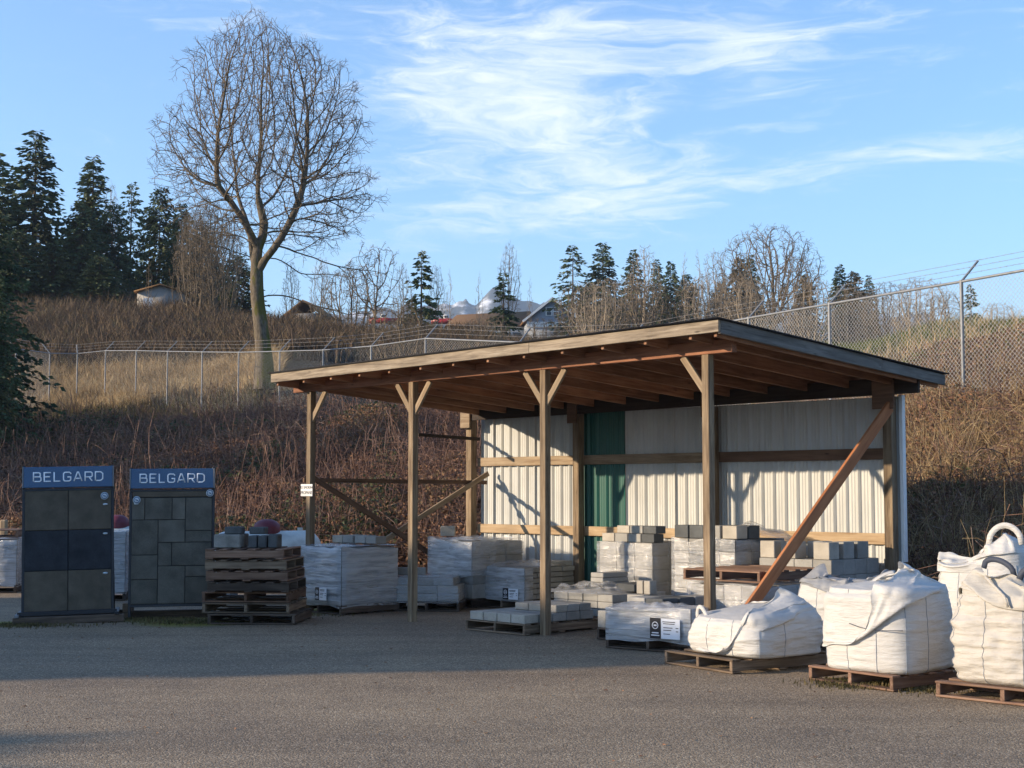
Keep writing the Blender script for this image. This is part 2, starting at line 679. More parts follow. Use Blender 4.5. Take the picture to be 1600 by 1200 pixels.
def asphalt_mat():
    m, nt, bs, _ = _mat('chip_seal_asphalt')
    v = coords(nt, shift=False)
    vo = nt.nodes.new('ShaderNodeTexVoronoi')
    vo.inputs['Scale'].default_value = 85
    nt.links.new(v, vo.inputs['Vector'])
    sp = nt.nodes.new('ShaderNodeSeparateColor')
    nt.links.new(vo.outputs['Color'], sp.inputs[0])
    grain = ramp(nt, sp.outputs[0], [(.0, (.138, .105, .070)), (.40, (.212, .162, .108)), (.78, (.272, .210, .142)), (1, (.44, .36, .26))])
    big = noise(nt, v, .32, 5, .6)
    mid = noise(nt, v, 2.3, 4, .6)
    vt = coords(nt, (.10, 1.0, 1), shift=False, rot=(0, 0, R(7)))
    trk = noise(nt, vt, 1.1, 5, .6, .4)
    c = mixc(nt, .75, grain, ramp(nt, big.outputs[0], [(.3, (.28, .28, .30)), (.7, (.66, .63, .57))]), 'SOFT_LIGHT')
    c = mixc(nt, .5, c, ramp(nt, trk.outputs[0], [(.35, (.30, .30, .31)), (.65, (.68, .66, .63))]), 'SOFT_LIGHT')
    c = mixc(nt, ramp(nt, mid.outputs[0], [(.52, (0, 0, 0)), (.8, (.35, .35, .35))]), c, (.07, .062, .052))
    # moss near the racks and pallets
    mossm = None
    for (px, py, r) in ((300, 972, .95), (240, 968, .6), (430, 960, .8), (20, 975, .6), (480, 955, .7), (1440, 1075, .34), (1345, 1068, .3), (1300, 1062, .2)):
        g = G(px, py)
        s = nt.nodes.new('ShaderNodeVectorMath'); s.operation = 'DISTANCE'
        nt.links.new(v, s.inputs[0]); s.inputs[1].default_value = g
        mr = nt.nodes.new('ShaderNodeMapRange')
        mr.inputs['From Min'].default_value = r; mr.inputs['From Max'].default_value = 0
        nt.links.new(s.outputs['Value'], mr.inputs[0])
        if mossm is None:
            mossm = mr.outputs[0]
        else:
            x = nt.nodes.new('ShaderNodeMath'); x.operation = 'MAXIMUM'
            nt.links.new(mossm, x.inputs[0]); nt.links.new(mr.outputs[0], x.inputs[1])
            mossm = x.outputs[0]
    mn = noise(nt, v, 7, 5, .7)
    x = nt.nodes.new('ShaderNodeMath'); x.operation = 'MULTIPLY'
    nt.links.new(mossm, x.inputs[0]); nt.links.new(mn.outputs[0], x.inputs[1])
    c = mixc(nt, ramp(nt, x.outputs[0], [(.08, (0, 0, 0)), (.26, (.9, .9, .9))]), c, (.16, .15, .014))
    nt.links.new(c, bs.inputs['Base Color'])
    bs.inputs['Roughness'].default_value = .85
    bs.inputs['Specular IOR Level'].default_value = .3
    b1 = nt.nodes.new('ShaderNodeMath'); b1.operation = 'MULTIPLY_ADD'
    nt.links.new(vo.outputs['Distance'], b1.inputs[0]); b1.inputs[1].default_value = -1.0
    nt.links.new(mid.outputs[0], b1.inputs[2])
    bump(nt, bs, b1.outputs[0], .6, .008)
    return m


yx, yy_ = np.arange(-60, 31, 1.0), np.arange(-60, 31, 1.0)
YX, YY = np.meshgrid(yx, yy_)
yz = np.zeros(YX.size)
ii = (np.arange(len(yy_) - 1)[:, None] * len(yx) + np.arange(len(yx) - 1)[None, :]).ravel()
yard = link('asphalt_yard', mesh_np('yard', np.stack([YX.ravel(), YY.ravel(), yz], 1),
            np.stack([ii, ii + 1, ii + len(yx) + 1, ii + len(yx)], 1), asphalt_mat()))
structure(yard)

# ------------------------------------------------------------------ mountain range
def mountain_mat():
    m, nt, bs, _ = _mat('mountain_rock_and_snow')
    geo = nt.nodes.new('ShaderNodeNewGeometry')
    v = coords(nt, (1, .6, 1.6), shift=False)
    n = noise(nt, v, .013, 9, .66)
    sp = nt.nodes.new('ShaderNodeSeparateXYZ')
    nt.links.new(geo.outputs['Position'], sp.inputs[0])
    mr = nt.nodes.new('ShaderNodeMapRange')
    mr.inputs['From Min'].default_value = 230
    mr.inputs['From Max'].default_value = 420
    mr.inputs['To Min'].default_value = -.06
    mr.inputs['To Max'].default_value = .075
    nt.links.new(sp.outputs[2], mr.inputs[0])
    ad = nt.nodes.new('ShaderNodeMath'); ad.operation = 'ADD'
    nt.links.new(n.outputs[0], ad.inputs[0]); nt.links.new(mr.outputs[0], ad.inputs[1])
    c = ramp(nt, ad.outputs[0], [(.55, (.055, .06, .055)), (.60, (.13, .13, .12)), (.69, (.66, .69, .73))])
    nt.links.new(c, bs.inputs['Base Color'])
    bs.inputs['Roughness'].default_value = 1
    bs.inputs['Specular IOR Level'].default_value = .05
    return m


prof = [(-600, 500), (300, 496), (450, 492), (560, 480), (598, 466), (640, 476), (678, 478), (705, 460), (727, 449), (745, 458), (772, 442), (790, 452),
        (812, 454), (842, 464), (875, 455), (905, 468), (960, 476), (1100, 480), (1300, 490), (2200, 500)]
mys = np.linspace(2300, 3300, 90)
mxs = np.linspace(-1500, 1700, 520)
MX, MY = np.meshgrid(mxs, mys)
mp = 800 + FPX * MX / 2800
ridge = EYE + (767 - np.interp(mp, [p[0] for p in prof], [p[1] for p in prof])) / FPX * 2800
ridge = ridge + 16 * ridged(np.stack([MX.ravel() * .022, MY.ravel() * .004, MX.ravel() * 0], 1), 15, 3).reshape(MX.shape) - 10
fall = 1 - np.abs(MY - 2800) / 500
PP = np.stack([MX.ravel(), MY.ravel(), np.zeros(MX.size)], 1)
spur = ridged(PP * np.array([.011, .006, 1]), 5, 5).reshape(MX.shape)
MZ = ridge * np.clip(fall, 0, 1) ** 1.0 + spur * 95 * np.clip(fall, 0, 1) * (1 - np.clip(fall, 0, 1) * .72) - 8
ii = (np.arange(89)[:, None] * 520 + np.arange(519)[None, :]).ravel()
structure(link('mountain_range', mesh_np('mountain', np.stack([MX.ravel(), MY.ravel(), MZ.ravel()], 1),
               np.stack([ii, ii + 1, ii + 521, ii + 520], 1), mountain_mat(), False)))

# ================================================================== SHED
P4 = G(1110, 1018)
TH = R(-46.3)
shed = thing('open_shed', 'open-fronted timber pole shed with flat sloping roof and ribbed metal back wall', 'shed', P4, TH)
CT, ST = math.cos(TH), math.sin(TH)


def SW(x, y, z=0.0):
    """shed axes -> world: x along the front to the right, y into the depth"""
    return Vector((P4.x + x * CT - y * ST, P4.y + x * ST + y * CT, z))


def roofz(x, y):
    return 3.36 - .072 * (y + .42) + .0125 * (x - .47)


FX = [0.0, -2.40, -4.78, -6.98]
bz = lambda x: 3.07 + .007 * x
for k, x in enumerate(FX):
    board('post', (x, 0, -.02), (x, 0, bz(x)), .092, .092, M['post'], shed, up=(0, 1, 0))
for k, (x, sides) in enumerate(zip(FX, ((-1,), (-1, 1), (-1, 1), (1,)))):
    for s in sides:
        board('knee_brace', (x + s * .02, 0.0, bz(x) - .40), (x + s * .33, 0.0, bz(x) - .004), .038, .075, M['girt'], shed, up=(-s, 0, 1))
bx = [-7.34, -4.80, -2.41, .36]
for a, b in zip(bx[:-1], bx[1:]):
    board('beam', (a, -.01, bz(a) + .07), (b - .004, -.01, bz(b) + .07), .085, .14, M['beam'], shed)
# rear posts, header, gussets
RY = 3.46
RX = [0.0, -2.70, -5.18, -7.50]
for x in RX:
    board('post', (x, RY, -.02), (x, RY, 2.78), .12, .12, M['post'], shed, up=(0, 1, 0))
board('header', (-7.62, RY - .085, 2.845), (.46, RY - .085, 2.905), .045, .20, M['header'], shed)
for x, w in zip(RX, (.30, .17, .19, .22)):
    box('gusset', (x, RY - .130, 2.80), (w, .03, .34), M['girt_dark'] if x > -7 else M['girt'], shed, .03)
# girts
for z, mt in ((2.10, 'girt'), (1.07, 'girt_new')):
    ends = [-7.44, -5.19, -2.71, .02]
    for k in range(3):
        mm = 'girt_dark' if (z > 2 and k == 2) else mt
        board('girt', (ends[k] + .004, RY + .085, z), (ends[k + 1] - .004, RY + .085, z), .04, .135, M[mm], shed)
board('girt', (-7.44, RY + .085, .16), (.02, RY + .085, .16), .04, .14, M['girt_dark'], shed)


def metal_mat(name, c, rough):
    m, nt, bs, _ = _mat(name)
    v = coords(nt, (1, 1, .35))
    n = noise(nt, v, 3.0, 6, .65)
    c_ = ramp(nt, n.outputs[0], [(.3, tuple(x * .80 for x in c)), (.58, c), (.8, tuple(x * .88 for x in c))])
    nt.links.new(c_, bs.inputs['Base Color'])
    bs.inputs['Roughness'].default_value = rough
    bs.inputs['Specular IOR Level'].default_value = .45
    return m


M['sheet'] = metal_mat('cream_wall_metal', (.47, .48, .46), .5)
M['sheet_green'] = metal_mat('green_wall_metal', (.007, .088, .068), .45)
M['trim_white'] = plain('white_trim_metal', (.68, .70, .70), .5, 0, .06)


def ribbed(x0, x1, y, z0, z1, mat):
    pts = []
    x = x0
    g = .183
    start = math.floor(x0 / g) * g
    k = start
    prof_ = []
    while k < x1 + g:
        prof_ += [(k, 0), (k + .010, -.032), (k + .034, -.032), (k + .046, 0), (k + .085, 0), (k + .090, -.005), (k + .100, -.005), (k + .105, 0),
                  (k + .128, 0), (k + .133, -.005), (k + .143, -.005), (k + .148, 0)]
        k += g
    xs = [p[0] for p in prof_]
    ys = [p[1] for p in prof_]
    keep = [(x0, float(np.interp(x0, xs, ys)))] + [p for p in prof_ if x0 < p[0] < x1] + [(x1, float(np.interp(x1, xs, ys)))]
    n = len(keep)
    V = []
    for dy in (0, .004):
        for z in (z0, z1):
            V += [(p[0], y + p[1] + dy, z) for p in keep]
    i = np.arange(n - 1)
    F = np.concatenate([np.stack([i, i + 1, i + n + 1, i + n], 1),
                        np.stack([i + 2 * n, i + 3 * n, i + 3 * n + 1, i + 2 * n + 1], 1)])
    return mesh_np('sheet', np.array(V), F, mat)


edges = [-7.42, -7.10, -6.184, -5.27, -4.356, -3.442, -2.528, -1.614, -.70, .075]
for k, (a, b) in enumerate(zip(edges[:-1], edges[1:])):
    g = abs(a + 5.27) < .01
    o = link('wall_sheet', ribbed(a, b - .002, RY + .132 + .0015 * (k % 2), .10, 2.79, M['sheet_green' if g else 'sheet']), shed)
    if g:
        o["label"] = "dark green metal wall sheet"
box('corner_trim', (.105, RY + .11, 1.80), (.05, .07, 2.0), M['trim_white'], shed)

# side braces and rails
board('brace', (.075, RY - .10, 2.66), (.075, .12, .06), .04, .145, M['brace_red'], shed, up=(0, .6, 1))
xl = -7.02
board('brace', (xl - .05, .05, 1.86), (xl - .05, RY, .10), .035, .075, M['girt_dark'], shed)
board('brace', (xl - .09, .05, .28), (xl - .09, RY, 1.92), .035, .075, M['girt'], shed)
board('rail', (xl - .13, .0, 1.80), (xl - .13, RY, 1.78), .035, .06, M['girt_dark'], shed)
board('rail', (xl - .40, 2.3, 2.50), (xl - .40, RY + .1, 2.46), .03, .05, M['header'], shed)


def slab(name, x0, x1, y0, y1, o1, o2, mat):
    V = []
    for o in (o2, o1):
        for (x, y) in ((x0, y0), (x1, y0), (x1, y1), (x0, y1)):
            V.append((x, y, roofz(x, y) + o))
    F = np.array([[3, 2, 1, 0], [4, 5, 6, 7], [0, 1, 5, 4], [1, 2, 6, 5], [2, 3, 7, 6], [3, 0, 4, 7]])
    return link(name, mesh_np(name, np.array(V), F, mat), shed)


RX0, RX1, RY0, RY1 = -7.30, .47, -.42, 3.88
# rafters
xr = -7.22
while xr < .45:
    board('rafter', (xr, RY0 + .02, roofz(xr, RY0) - .094), (xr, RY1 - .05, roofz(xr, RY1) - .094), .04, .14, M['rafter'], shed)
    xr += .61
board('rafter', (.425, RY0 + .02, roofz(.43, RY0) - .094), (.425, RY1 - .05, roofz(.43, RY1) - .094), .04, .14, M['rafter'], shed)
# sheathing planks run along the front
yb = RY0
k = 0
while yb < RY1 - .02:
    y2 = min(yb + .29, RY1)
    slab('sheathing_board', RX0 + .003 * (k % 3), RX1 - .003 * (k % 2), yb + .003, y2 - .003, -.004 - .0015 * (k % 2), -.0235, M['rafter'])
    yb += .29
    k += 1
for a, b in ((0, .34), (.34, .67), (.67, 1.0)):
    slab('roofing_strip', RX0 - .03, RX1 + .07, RY0 - .07 + (RY1 + .1 - RY0) * a, RY0 - .07 + (RY1 + .1 - RY0) * b + .02 * (b < 1), .012 + .003 * (1 - a), .0, M['roofing'])
board('fascia', (RX0, RY0 - .022, roofz(RX0, RY0) - .062), (-2.2, RY0 - .022, roofz(-2.2, RY0) - .062), .038, .12, M['fascia'], shed)
board('fascia', (-2.2, RY0 - .022, roofz(-2.2, RY0) - .062), (RX1 + .04, RY0 - .022, roofz(RX1, RY0) - .062), .038, .12, M['fascia'], shed)
board('barge_board', (RX1 + .024, RY0 - .002, roofz(RX1, RY0) - .070), (RX1 + .024, 2.5, roofz(RX1, 2.5) - .070), .04, .135, M['fascia_grey'], shed)
board('barge_board', (RX1 + .024, 2.503, roofz(RX1, 2.5) - .074), (RX1 + .024, RY1, roofz(RX1, RY1) - .074), .04, .125, M['fascia_grey'], shed)

# ------------------------------------------------------------------ writing helpers
def text_mesh(txt, size, mat, depth=.002, spacing=1.0):
    cu = bpy.data.curves.new('txt', 'FONT')
    cu.body = txt
    cu.size = size
    cu.extrude = depth
    cu.align_x = 'CENTER'
    cu.align_y = 'CENTER'
    cu.space_character = spacing
    ob = bpy.data.objects.new('txt', cu)
    COL.objects.link(ob)
    bpy.context.view_layer.update()
    me = bpy.data.meshes.new_from_object(ob)
    bpy.data.objects.remove(ob)
    me.materials.clear()
    me.materials.append(mat)
    return me


FACE = Matrix.Rotation(math.pi / 2, 4, 'X')      # xy plane -> xz plane facing -y
M['sign_white'] = plain('white_sign', (.62, .62, .60), .5, 0, .1)
M['ink'] = plain('black_ink', (.03, .03, .035), .6, 0, .1)
p1x = FX[3]
sg = thing('warning_sign', 'small white sign lettered NO SMOKING PROPANE fixed to the left front post', 'sign', SW(p1x, -.052, 1.66), TH)
box('plate', (-.02, 0, 0), (.27, .006, .165), M['sign_white'], sg, .002)
for z, t, sz in ((.036, 'NO SMOKING', .052), (-.036, 'PROPANE', .060)):
    link('lettering', text_mesh(t, sz, M['ink'], .001), sg, Matrix.Translation((-.02, -.0045, z)) @ FACE)

# ================================================================== CHAIN LINK FENCE
fp = [(25, 545, 53), (78, 552, 60), (121, 552.5, 62), (165, 548, 61.5), (213, 548, 59.5), (262, 549, 57), (316, 550, 54.5), (373, 550.5, 52), (437, 549, 49), (505, 547, 46), (580, 541, 43),
      (665, 529, 40), (812, 535, 38.3), (985, 531, 36.3), (1170, 497, 32.7), (1296, 475, 30.2), (1502, 440, 27), (1790, 388, 23.8)]
tops = [at(*p) for p in fp]
f0 = tops[0].copy(); f0.z -= 2.4
fence = thing('chain_link_fence', 'long galvanised chain-link fence with barbed wire running along the top of the bank', 'fence', f0)
FM = Matrix.Translation(-f0)
barbs = [[], [], []]
for k, t in enumerate(tops):
    base = min(zt1(t.x, t.y) - .15, t.z - 2.0)
    V, F = tube([(t.x, t.y, base), (t.x, t.y, t.z + .03)], .036 if k > 13 else .027, 8)
    po = link('post', mesh_np('post', V, F, M['galv'], True), fence, FM)
    a = tops[max(k - 1, 0)]; b = tops[min(k + 1, len(tops) - 1)]
    d = (b - a); d.z = 0; d.normalize()
    out = Vector((-d.y, d.x, 0))      # away from the yard
    tip = t + out * .34 + Vector((d.x * .10, d.y * .10, .40))
    V, F = tube([t + Vector((0, 0, .0)), tip], .022, 6)
    link('barb_arm', mesh_np('arm', V, F, M['galv'], True), po)
    for j, fr in enumerate((.33, .66, .98)):
        barbs[j].append(t.lerp(tip, fr) + Vector((0, 0, .02)))
for k in range(len(tops) - 1):
    a, b = tops[k], tops[k + 1]
    V, F = tube([a, b], .026 if k > 10 else .020, 8)
    link('top_rail', mesh_np('rail', V, F, M['galv'], True), fence, FM)
    near = k >= 11
    pitch = .092 if k >= 13 else (.08 if near else .11)
    rad = .0036 if k >= 13 else (.0026 if near else .0013)
    L = (b - a).length
    H = 2.3
    n = int(L / (pitch / 2))
    m = int(H / (pitch / 2))
    s = (np.arange(n) + .5) / n
    j = np.arange(m + 1)
    off = np.where(((j[None, :] + np.arange(n)[:, None]) % 2) == 0, -.5, .5) / n * 1.02
    S = np.clip(s[:, None] + off, 0, 1)
    A, B = np.array(a), np.array(b)
    P = A[None, None, :] + (B - A)[None, None, :] * S[:, :, None]
    P[:, :, 2] -= (j * pitch / 2)[None, :] + .03
    V, F = segs(P[:, :-1].reshape(-1, 3), P[:, 1:].reshape(-1, 3), rad, rad, 3)
    link('wire_mesh', mesh_np('mesh', V, F, M['wire']), fence, FM)
for j in range(3):
    pts = np.array([tuple(p) for p in barbs[j]])
    V1, F1 = segs(pts[:-1], pts[1:], .0045, .0045, 3)
    p0, p1 = [], []
    for q in range(len(pts) - 1):
        L = np.linalg.norm(pts[q + 1] - pts[q])
        for u in np.arange(.06, L, .14):
            c = pts[q] + (pts[q + 1] - pts[q]) * u / L
            r = rng.normal(size=3); r /= np.linalg.norm(r)
            p0.append(c - r * .022); p1.append(c + r * .022)
    link('barbed_wire', mesh_np('barb', *join([(V1, F1), segs(p0, p1, .003, .003, 3)]), M['barb']), fence, FM)

# ================================================================== DISPLAY RACKS
M['tile_brown'] = concrete('brown_grey_slab', (.085, .070, .052), .25, .9, 1.1)
M['tile_blue'] = concrete('blue_black_slab', (.027, .029, .034), .3, .95, 1.05)
M['tile_grey'] = concrete('grey_slab', (.098, .090, .074), .28, .85, 1.15)
M['sign_letter'] = plain('white_letters', (.88, .90, .92), .5, 0, .03)
M['badge'] = plain('pale_badge', (.60, .66, .70), .4, 0, .05)


def header_mat():
    m, nt, bs, _ = _mat('blue_herringbone_print')
    v = coords(nt, (1, 1, 1), shift=False, rot=(R(90), 0, 0))
    mp = nt.nodes.new('ShaderNodeMapping')
    mp.inputs['Rotation'].default_value = (0, 0, R(45))
    nt.links.new(v, mp.inputs[0])
    br = nt.nodes.new('ShaderNodeTexBrick')
    br.inputs['Scale'].default_value = 9
    br.inputs['Brick Width'].default_value = .5
    br.inputs['Row Height'].default_value = .16
    br.inputs['Mortar Size'].default_value = .022
    br.inputs['Color1'].default_value = (.018, .055, .125, 1)
    br.inputs['Color2'].default_value = (.026, .075, .16, 1)
    br.inputs['Mortar'].default_value = (.07, .16, .29, 1)
    nt.links.new(mp.outputs[0], br.inputs['Vector'])
    n = noise(nt, v, 3, 4)
    c = mixc(nt, ramp(nt, n.outputs[0], [(.4, (0, 0, 0)), (.8, (.5, .5, .5))]), br.outputs[0], (.05, .11, .2))
    nt.links.new(c, bs.inputs['Base Color'])
    bs.inputs['Roughness'].default_value = .45
    return m


M['header_print'] = header_mat()
LET = {'B': ([[(0, 0), (0, 1), (.58, 1), (.70, .90), (.70, .62), (.60, .53), (.09, .53)], [(.56, .53), (.66, .53), (.78, .42), (.78, .11), (.66, 0), (.09, 0)]], .78),
       'E': ([[(.70, 1), (0, 1), (0, 0), (.70, 0)], [(.09, .52), (.60, .52)]], .70),
       'L': ([[(0, 1.04), (0, 0), (.64, 0)]], .64),
       'G': ([[(.76, .78), (.76, .88), (.62, 1), (.14, 1), (0, .86), (0, .14), (.14, 0), (.62, 0), (.76, .12), (.76, .46), (.40, .46)]], .76),
       'A': ([[(0, -.04), (.36, 1), (.48, 1), (.84, -.04)], [(.20, .28), (.64, .28)]], .84),
       'R': ([[(0, -.04), (0, 1), (.60, 1), (.74, .88), (.74, .54), (.62, .43), (.09, .43)], [(.44, .36), (.74, -.04)]], .74),
       'D': ([[(0, 0), (0, 1), (.56, 1), (.78, .80), (.78, .20), (.56, 0), (.09, 0)]], .78)}


def stroke(pts, th, y):
    pts = [Vector(p) for p in pts]
    n = len(pts)
    L, Rr = [], []
    for i, p in enumerate(pts):
        d0 = (p - pts[i - 1]).normalized() if i else (pts[1] - p).normalized()
        d1 = (pts[i + 1] - p).normalized() if i < n - 1 else d0
        n0, n1 = Vector((-d0.y, d0.x)), Vector((-d1.y, d1.x))
        m = (n0 + n1).normalized()
        k = th / 2 / max(.35, m.dot(n0))
        L.append(p + m * k)
        Rr.append(p - m * k)
    V = [(q.x, y, q.y) for q in L] + [(q.x, y, q.y) for q in Rr] + [(q.x, 0, q.y) for q in L] + [(q.x, 0, q.y) for q in Rr]
    F = []
    for i in range(n - 1):
        F.append((i + 1, i, n + i, n + i + 1))
        F.append((i, i + 1, 2 * n + i + 1, 2 * n + i))
        F.append((n + i + 1, n + i, 3 * n + i, 3 * n + i + 1))
    F += [(0, 2 * n, 3 * n, n), (n - 1, 2 * n - 1, 4 * n - 1, 3 * n - 1)]
    return np.array(V), np.array(F)


def word(parent, txt, cx, cz, y, height, width):
    tot = sum(LET[c][1] for c in txt) + .34 * (len(txt) - 1)
    sx = width / tot
    x = cx - width / 2
    for c in txt:
        parts = []
        for q, st in enumerate(LET[c][0]):
            V, F = stroke([(p[0] * sx / height, p[1]) for p in st], .135, -.004 / height - .0012 * q)
            parts.append((V * height + np.array([x, y, cz - height / 2]), F))
        V, F = join(parts)
        link('letter', mesh_np('letter', V, F, M['sign_letter']), parent)
        x += (LET[c][1] + .34) * sx


def disc(name, c, r, t, mat, parent, n=24, rot=None, inner=0):
    a = np.arange(n) * 2 * np.pi / n
    V = np.concatenate([np.stack([np.cos(a) * r, np.full(n, s), np.sin(a) * r], 1) for s in (-t / 2, t / 2)])
    i = np.arange(n)
    j = (i + 1) % n
    F = [np.stack([i, j, j + n, i + n], 1)]
    if inner:
        V2 = V.copy(); V2[:, [0, 2]] *= inner
        V = np.concatenate([V, V2])
        F += [np.stack([j, i, i + 2 * n, j + 2 * n], 1), np.stack([i + n, j + n, j + 3 * n, i + 3 * n], 1), np.stack([j + 2 * n, i + 2 * n, i + 3 * n, j + 3 * n], 1)]
        F = [np.concatenate(F)]
    else:
        F += [np.arange(n)[None, ::-1].copy(), (np.arange(n) + n)[None, :].copy()]
    Mx = Matrix.Translation(c)
    if rot:
        Mx = Mx @ Euler(rot).to_matrix().to_4x4()
    return link(name, mesh_np(name, V, F, mat), parent, Mx)


def rack(label, loc, rz, roll, w, hz, hh, tiles, z0, z1, badges, lean):
    """hz: header bottom, hh header height; the panel leans back by lean"""
    t = thing('paver_display_rack', label, 'display rack', loc, rz, None, 0, roll)
    Lm = Matrix.Rotation(-lean, 4, 'X')
    pan = link('backing_panel', boxmesh(w, .02, z1 - z0 + .06, M['black_metal']), t, Lm @ Matrix.Translation((0, .03, (z0 + z1) / 2)))
    for s in (-1, 1):
        link('upright', boxmesh(.035, .06, hz + hh - .02, M['black_metal']), t, Lm @ Matrix.Translation((s * (w / 2 + .014), .02, (hz + hh) / 2 + .03)))
        b0, b1 = Vector((s * (w / 2 + .02), .62, .02)), Lm @ Vector((s * (w / 2 + .012), .06, hz * .62))
        board('rear_leg', b0, b1, .03, .04, M['galv'] if s < 0 else M['black_metal'], t)
    link('cross_bar', boxmesh(w + .02, .05, .03, M['black_metal']), t, Lm @ Matrix.Translation((0, .0, hz - .025)))
    link('ledge', boxmesh(w + .02, .09, .03, M['black_metal']), t, Lm @ Matrix.Translation((0, -.02, z0 - .02)))
    hd = link('header_sign', boxmesh(w + .03, .05, hh, M['header_print'], .006), t, Lm @ Matrix.Translation((0, -.03, hz + hh / 2)))
    word(hd, 'BELGARD', 0, .01 * hh, -.0255, hh * .42, w * .80)
    link('edge_strip', boxmesh(.014, .054, hh + .004, M['galv'], .002), hd, Matrix.Translation((-(w + .03) / 2 - .008, 0, 0)))
    link('edge_strip', boxmesh(.014, .054, hh + .004, M['galv'], .002), hd, Matrix.Translation(((w + .03) / 2 + .008, 0, 0)))
    for (x0, y0, x1, y1, mt) in tiles:      # fractions of the panel, y from the top
        X0, X1 = (x0 - .5) * w, (x1 - .5) * w
        Z1, Z0 = z1 - y0 * (z1 - z0), z1 - y1 * (z1 - z0)
        yo = random.uniform(-.003, .003)
        link('slab', boxmesh(X1 - X0 - .008, .04, Z1 - Z0 - .008, M[mt], .004), t, Lm @ Matrix.Translation(((X0 + X1) / 2, -.002 + yo, (Z0 + Z1) / 2)))
    for (bx_, by_, kind) in badges:
        X, Z = (bx_ - .5) * w, z1 - by_ * (z1 - z0)
        if kind:
            b = disc('badge', (0, 0, 0), .048, .006, M['badge'], t)
            b.matrix_basis = Lm @ Matrix.Translation((X, -.032, Z))
            disc('badge_ring', (0, -.005, 0), .040, .003, M['header_print'], b, inner=.78)
            box('badge_mark', (0, -.005, 0), (.034, .003, .014), M['header_print'], b, .002, (0, R(20), 0))
        else:
            b = disc('name_tag', (0, 0, 0), .03, .006, M['badge'], t)
            b.matrix_basis = Lm @ Matrix.Translation((X, -.032, Z)) @ Matrix.Diagonal((1, 1, .42, 1))
    return t


G1 = G(106, 972)
r1 = rack('leftmost dark paver display rack with six big square slabs under a blue BELGARD header', (G1.x, G1.y, .0), R(14), R(-1.2), 1.06, 1.70, .265,
          [(a / 2, b / 3, (a + 1) / 2, (b + 1) / 3, 'tile_blue' if b == 1 else 'tile_brown') for a in range(2) for b in range(3)], .14, 1.665,
          [(.92, .055, 1), (.93, .125, 0), (.93, .37, 0), (.93, .70, 0)], R(5.5))
for z, y, mt, ln in ((.045, -.16, 'pallet_dark', 1.34), (.045, .5, 'pallet_dark', 1.34)):
    box('skid', (0.02, y, z), (ln, .09, .09), M[mt], r1, .006)
box('skid_plate', (.0, -.10, .125), (1.2, .05, .05), M['black_metal'], r1)
for s in (-1, 1):
    box('skid_rail', (s * .60, .17, .108), (.05, .8, .035), M['galv'] if s < 0 else M['black_metal'], r1)
G2 = G(267, 968)
T2 = [(0, .0, .16, .21), (.16, 0, .50, .21), (.50, 0, .665, .21), (.665, 0, 1, .315), (0, .21, .33, .54), (.33, .21, .665, .425), (.665, .315, 1, .425), (.33, .425, .50, .645), (.50, .425, 1, .645),
      (0, .54, .33, .77), (.33, .645, .67, 1), (.67, .645, 1, .75), (0, .77, .33, 1), (.67, .75, 1, 1)]
r2 = rack('dark paver display rack with a random slab pattern, blue BELGARD header, beside the pallet stack', (G2.x, G2.y, 0), R(9), R(-.5), 1.02, 1.685, .255,
          [(*q, 'tile_grey') for q in T2], .20, 1.565, [(.06, .02, 1), (.97, -.04, 1), (.055, .055, 0)], R(4))
link('top_slab_strip', boxmesh(1.0, .04, .085, M['tile_brown']), r2, Matrix.Rotation(-R(4), 4, 'X') @ Matrix.Translation((0, 0, 1.618)))
box('skid', (0, .30, .05), (1.1, .10, .10), M['pallet_dark'], r2, .006)
gb = G(197, 966)
tag(box('timber_block', (gb.x, gb.y + .05, .10), (.11, .28, .20), M['pallet'], None, .008, (0, 0, R(12))), 'short timber block on the ground between the two display racks', 'timber')

# ================================================================== PALLETS AND BLOCKS
def pallet(label, corner, rz, W=1.02, L=1.22, wood_='pallet', group='wooden pallets in the yard', z=0.0, nb=6):
    """corner = near right corner; stringers run along local y"""
    t = thing('wooden_pallet', label, 'pallet', (corner[0], corner[1], z), rz, group)
    m = M[wood_]
    for k, x in enumerate((-.022, -W / 2, -W + .022)):
        board('stringer', (x, .0, .068), (x, L, .068), .038, .088, m, t)
    bw = .10
    for k in range(nb):
        y = bw / 2 + (L - bw) * k / (nb - 1)
        j = random.uniform(-.012, .012)
        board('deck_board', (-W + random.uniform(-.008, .004), y + j * (0 < k < nb - 1), .122), (random.uniform(-.004, .008), y, .122), bw + (.03 if k in (0, nb - 1) else 0) * 0, .018, m, t)
    for k, y in enumerate((bw / 2, L / 2, L - bw / 2)):
        board('bottom_board', (-W, y, .014), (0, y, .014), bw, .018, m, t)
    return t


def block_obj(name, c, s, mat, parent, jit=.004, jr=.02):
    s = tuple(round(q, 2) for q in s)
    return box(name, (c[0] + random.uniform(-jit, jit), c[1] + random.uniform(-jit, jit), c[2]), (s[0] - .006, s[1] - .006, s[2] - .003), M[mat], parent, .006,
               (0, 0, random.uniform(-jr, jr)))


def layers(parent, x0, x1, y0, y1, z, hs, nxy, mat, skip_inner=True, jit=.004):
    nx_, ny_ = nxy
    for li, h in enumerate(hs):
        top = li == len(hs) - 1
        a, b = (nx_, ny_) if li % 2 == 0 else (nx_, ny_)
        sh = 0
        for i in range(a):
            for j in range(b):
                if skip_inner and not top and 0 < i < a - 1 and 0 < j < b - 1:
                    continue
                sx, sy = (x1 - x0) / a, (y1 - y0) / b
                block_obj('block', (x0 + sx * (i + .5), y0 + sy * (j + .5), z + h / 2), (sx, sy, h), mat if isinstance(mat, str) else random.choice(mat), parent, jit, .008)
        z += h
    return z


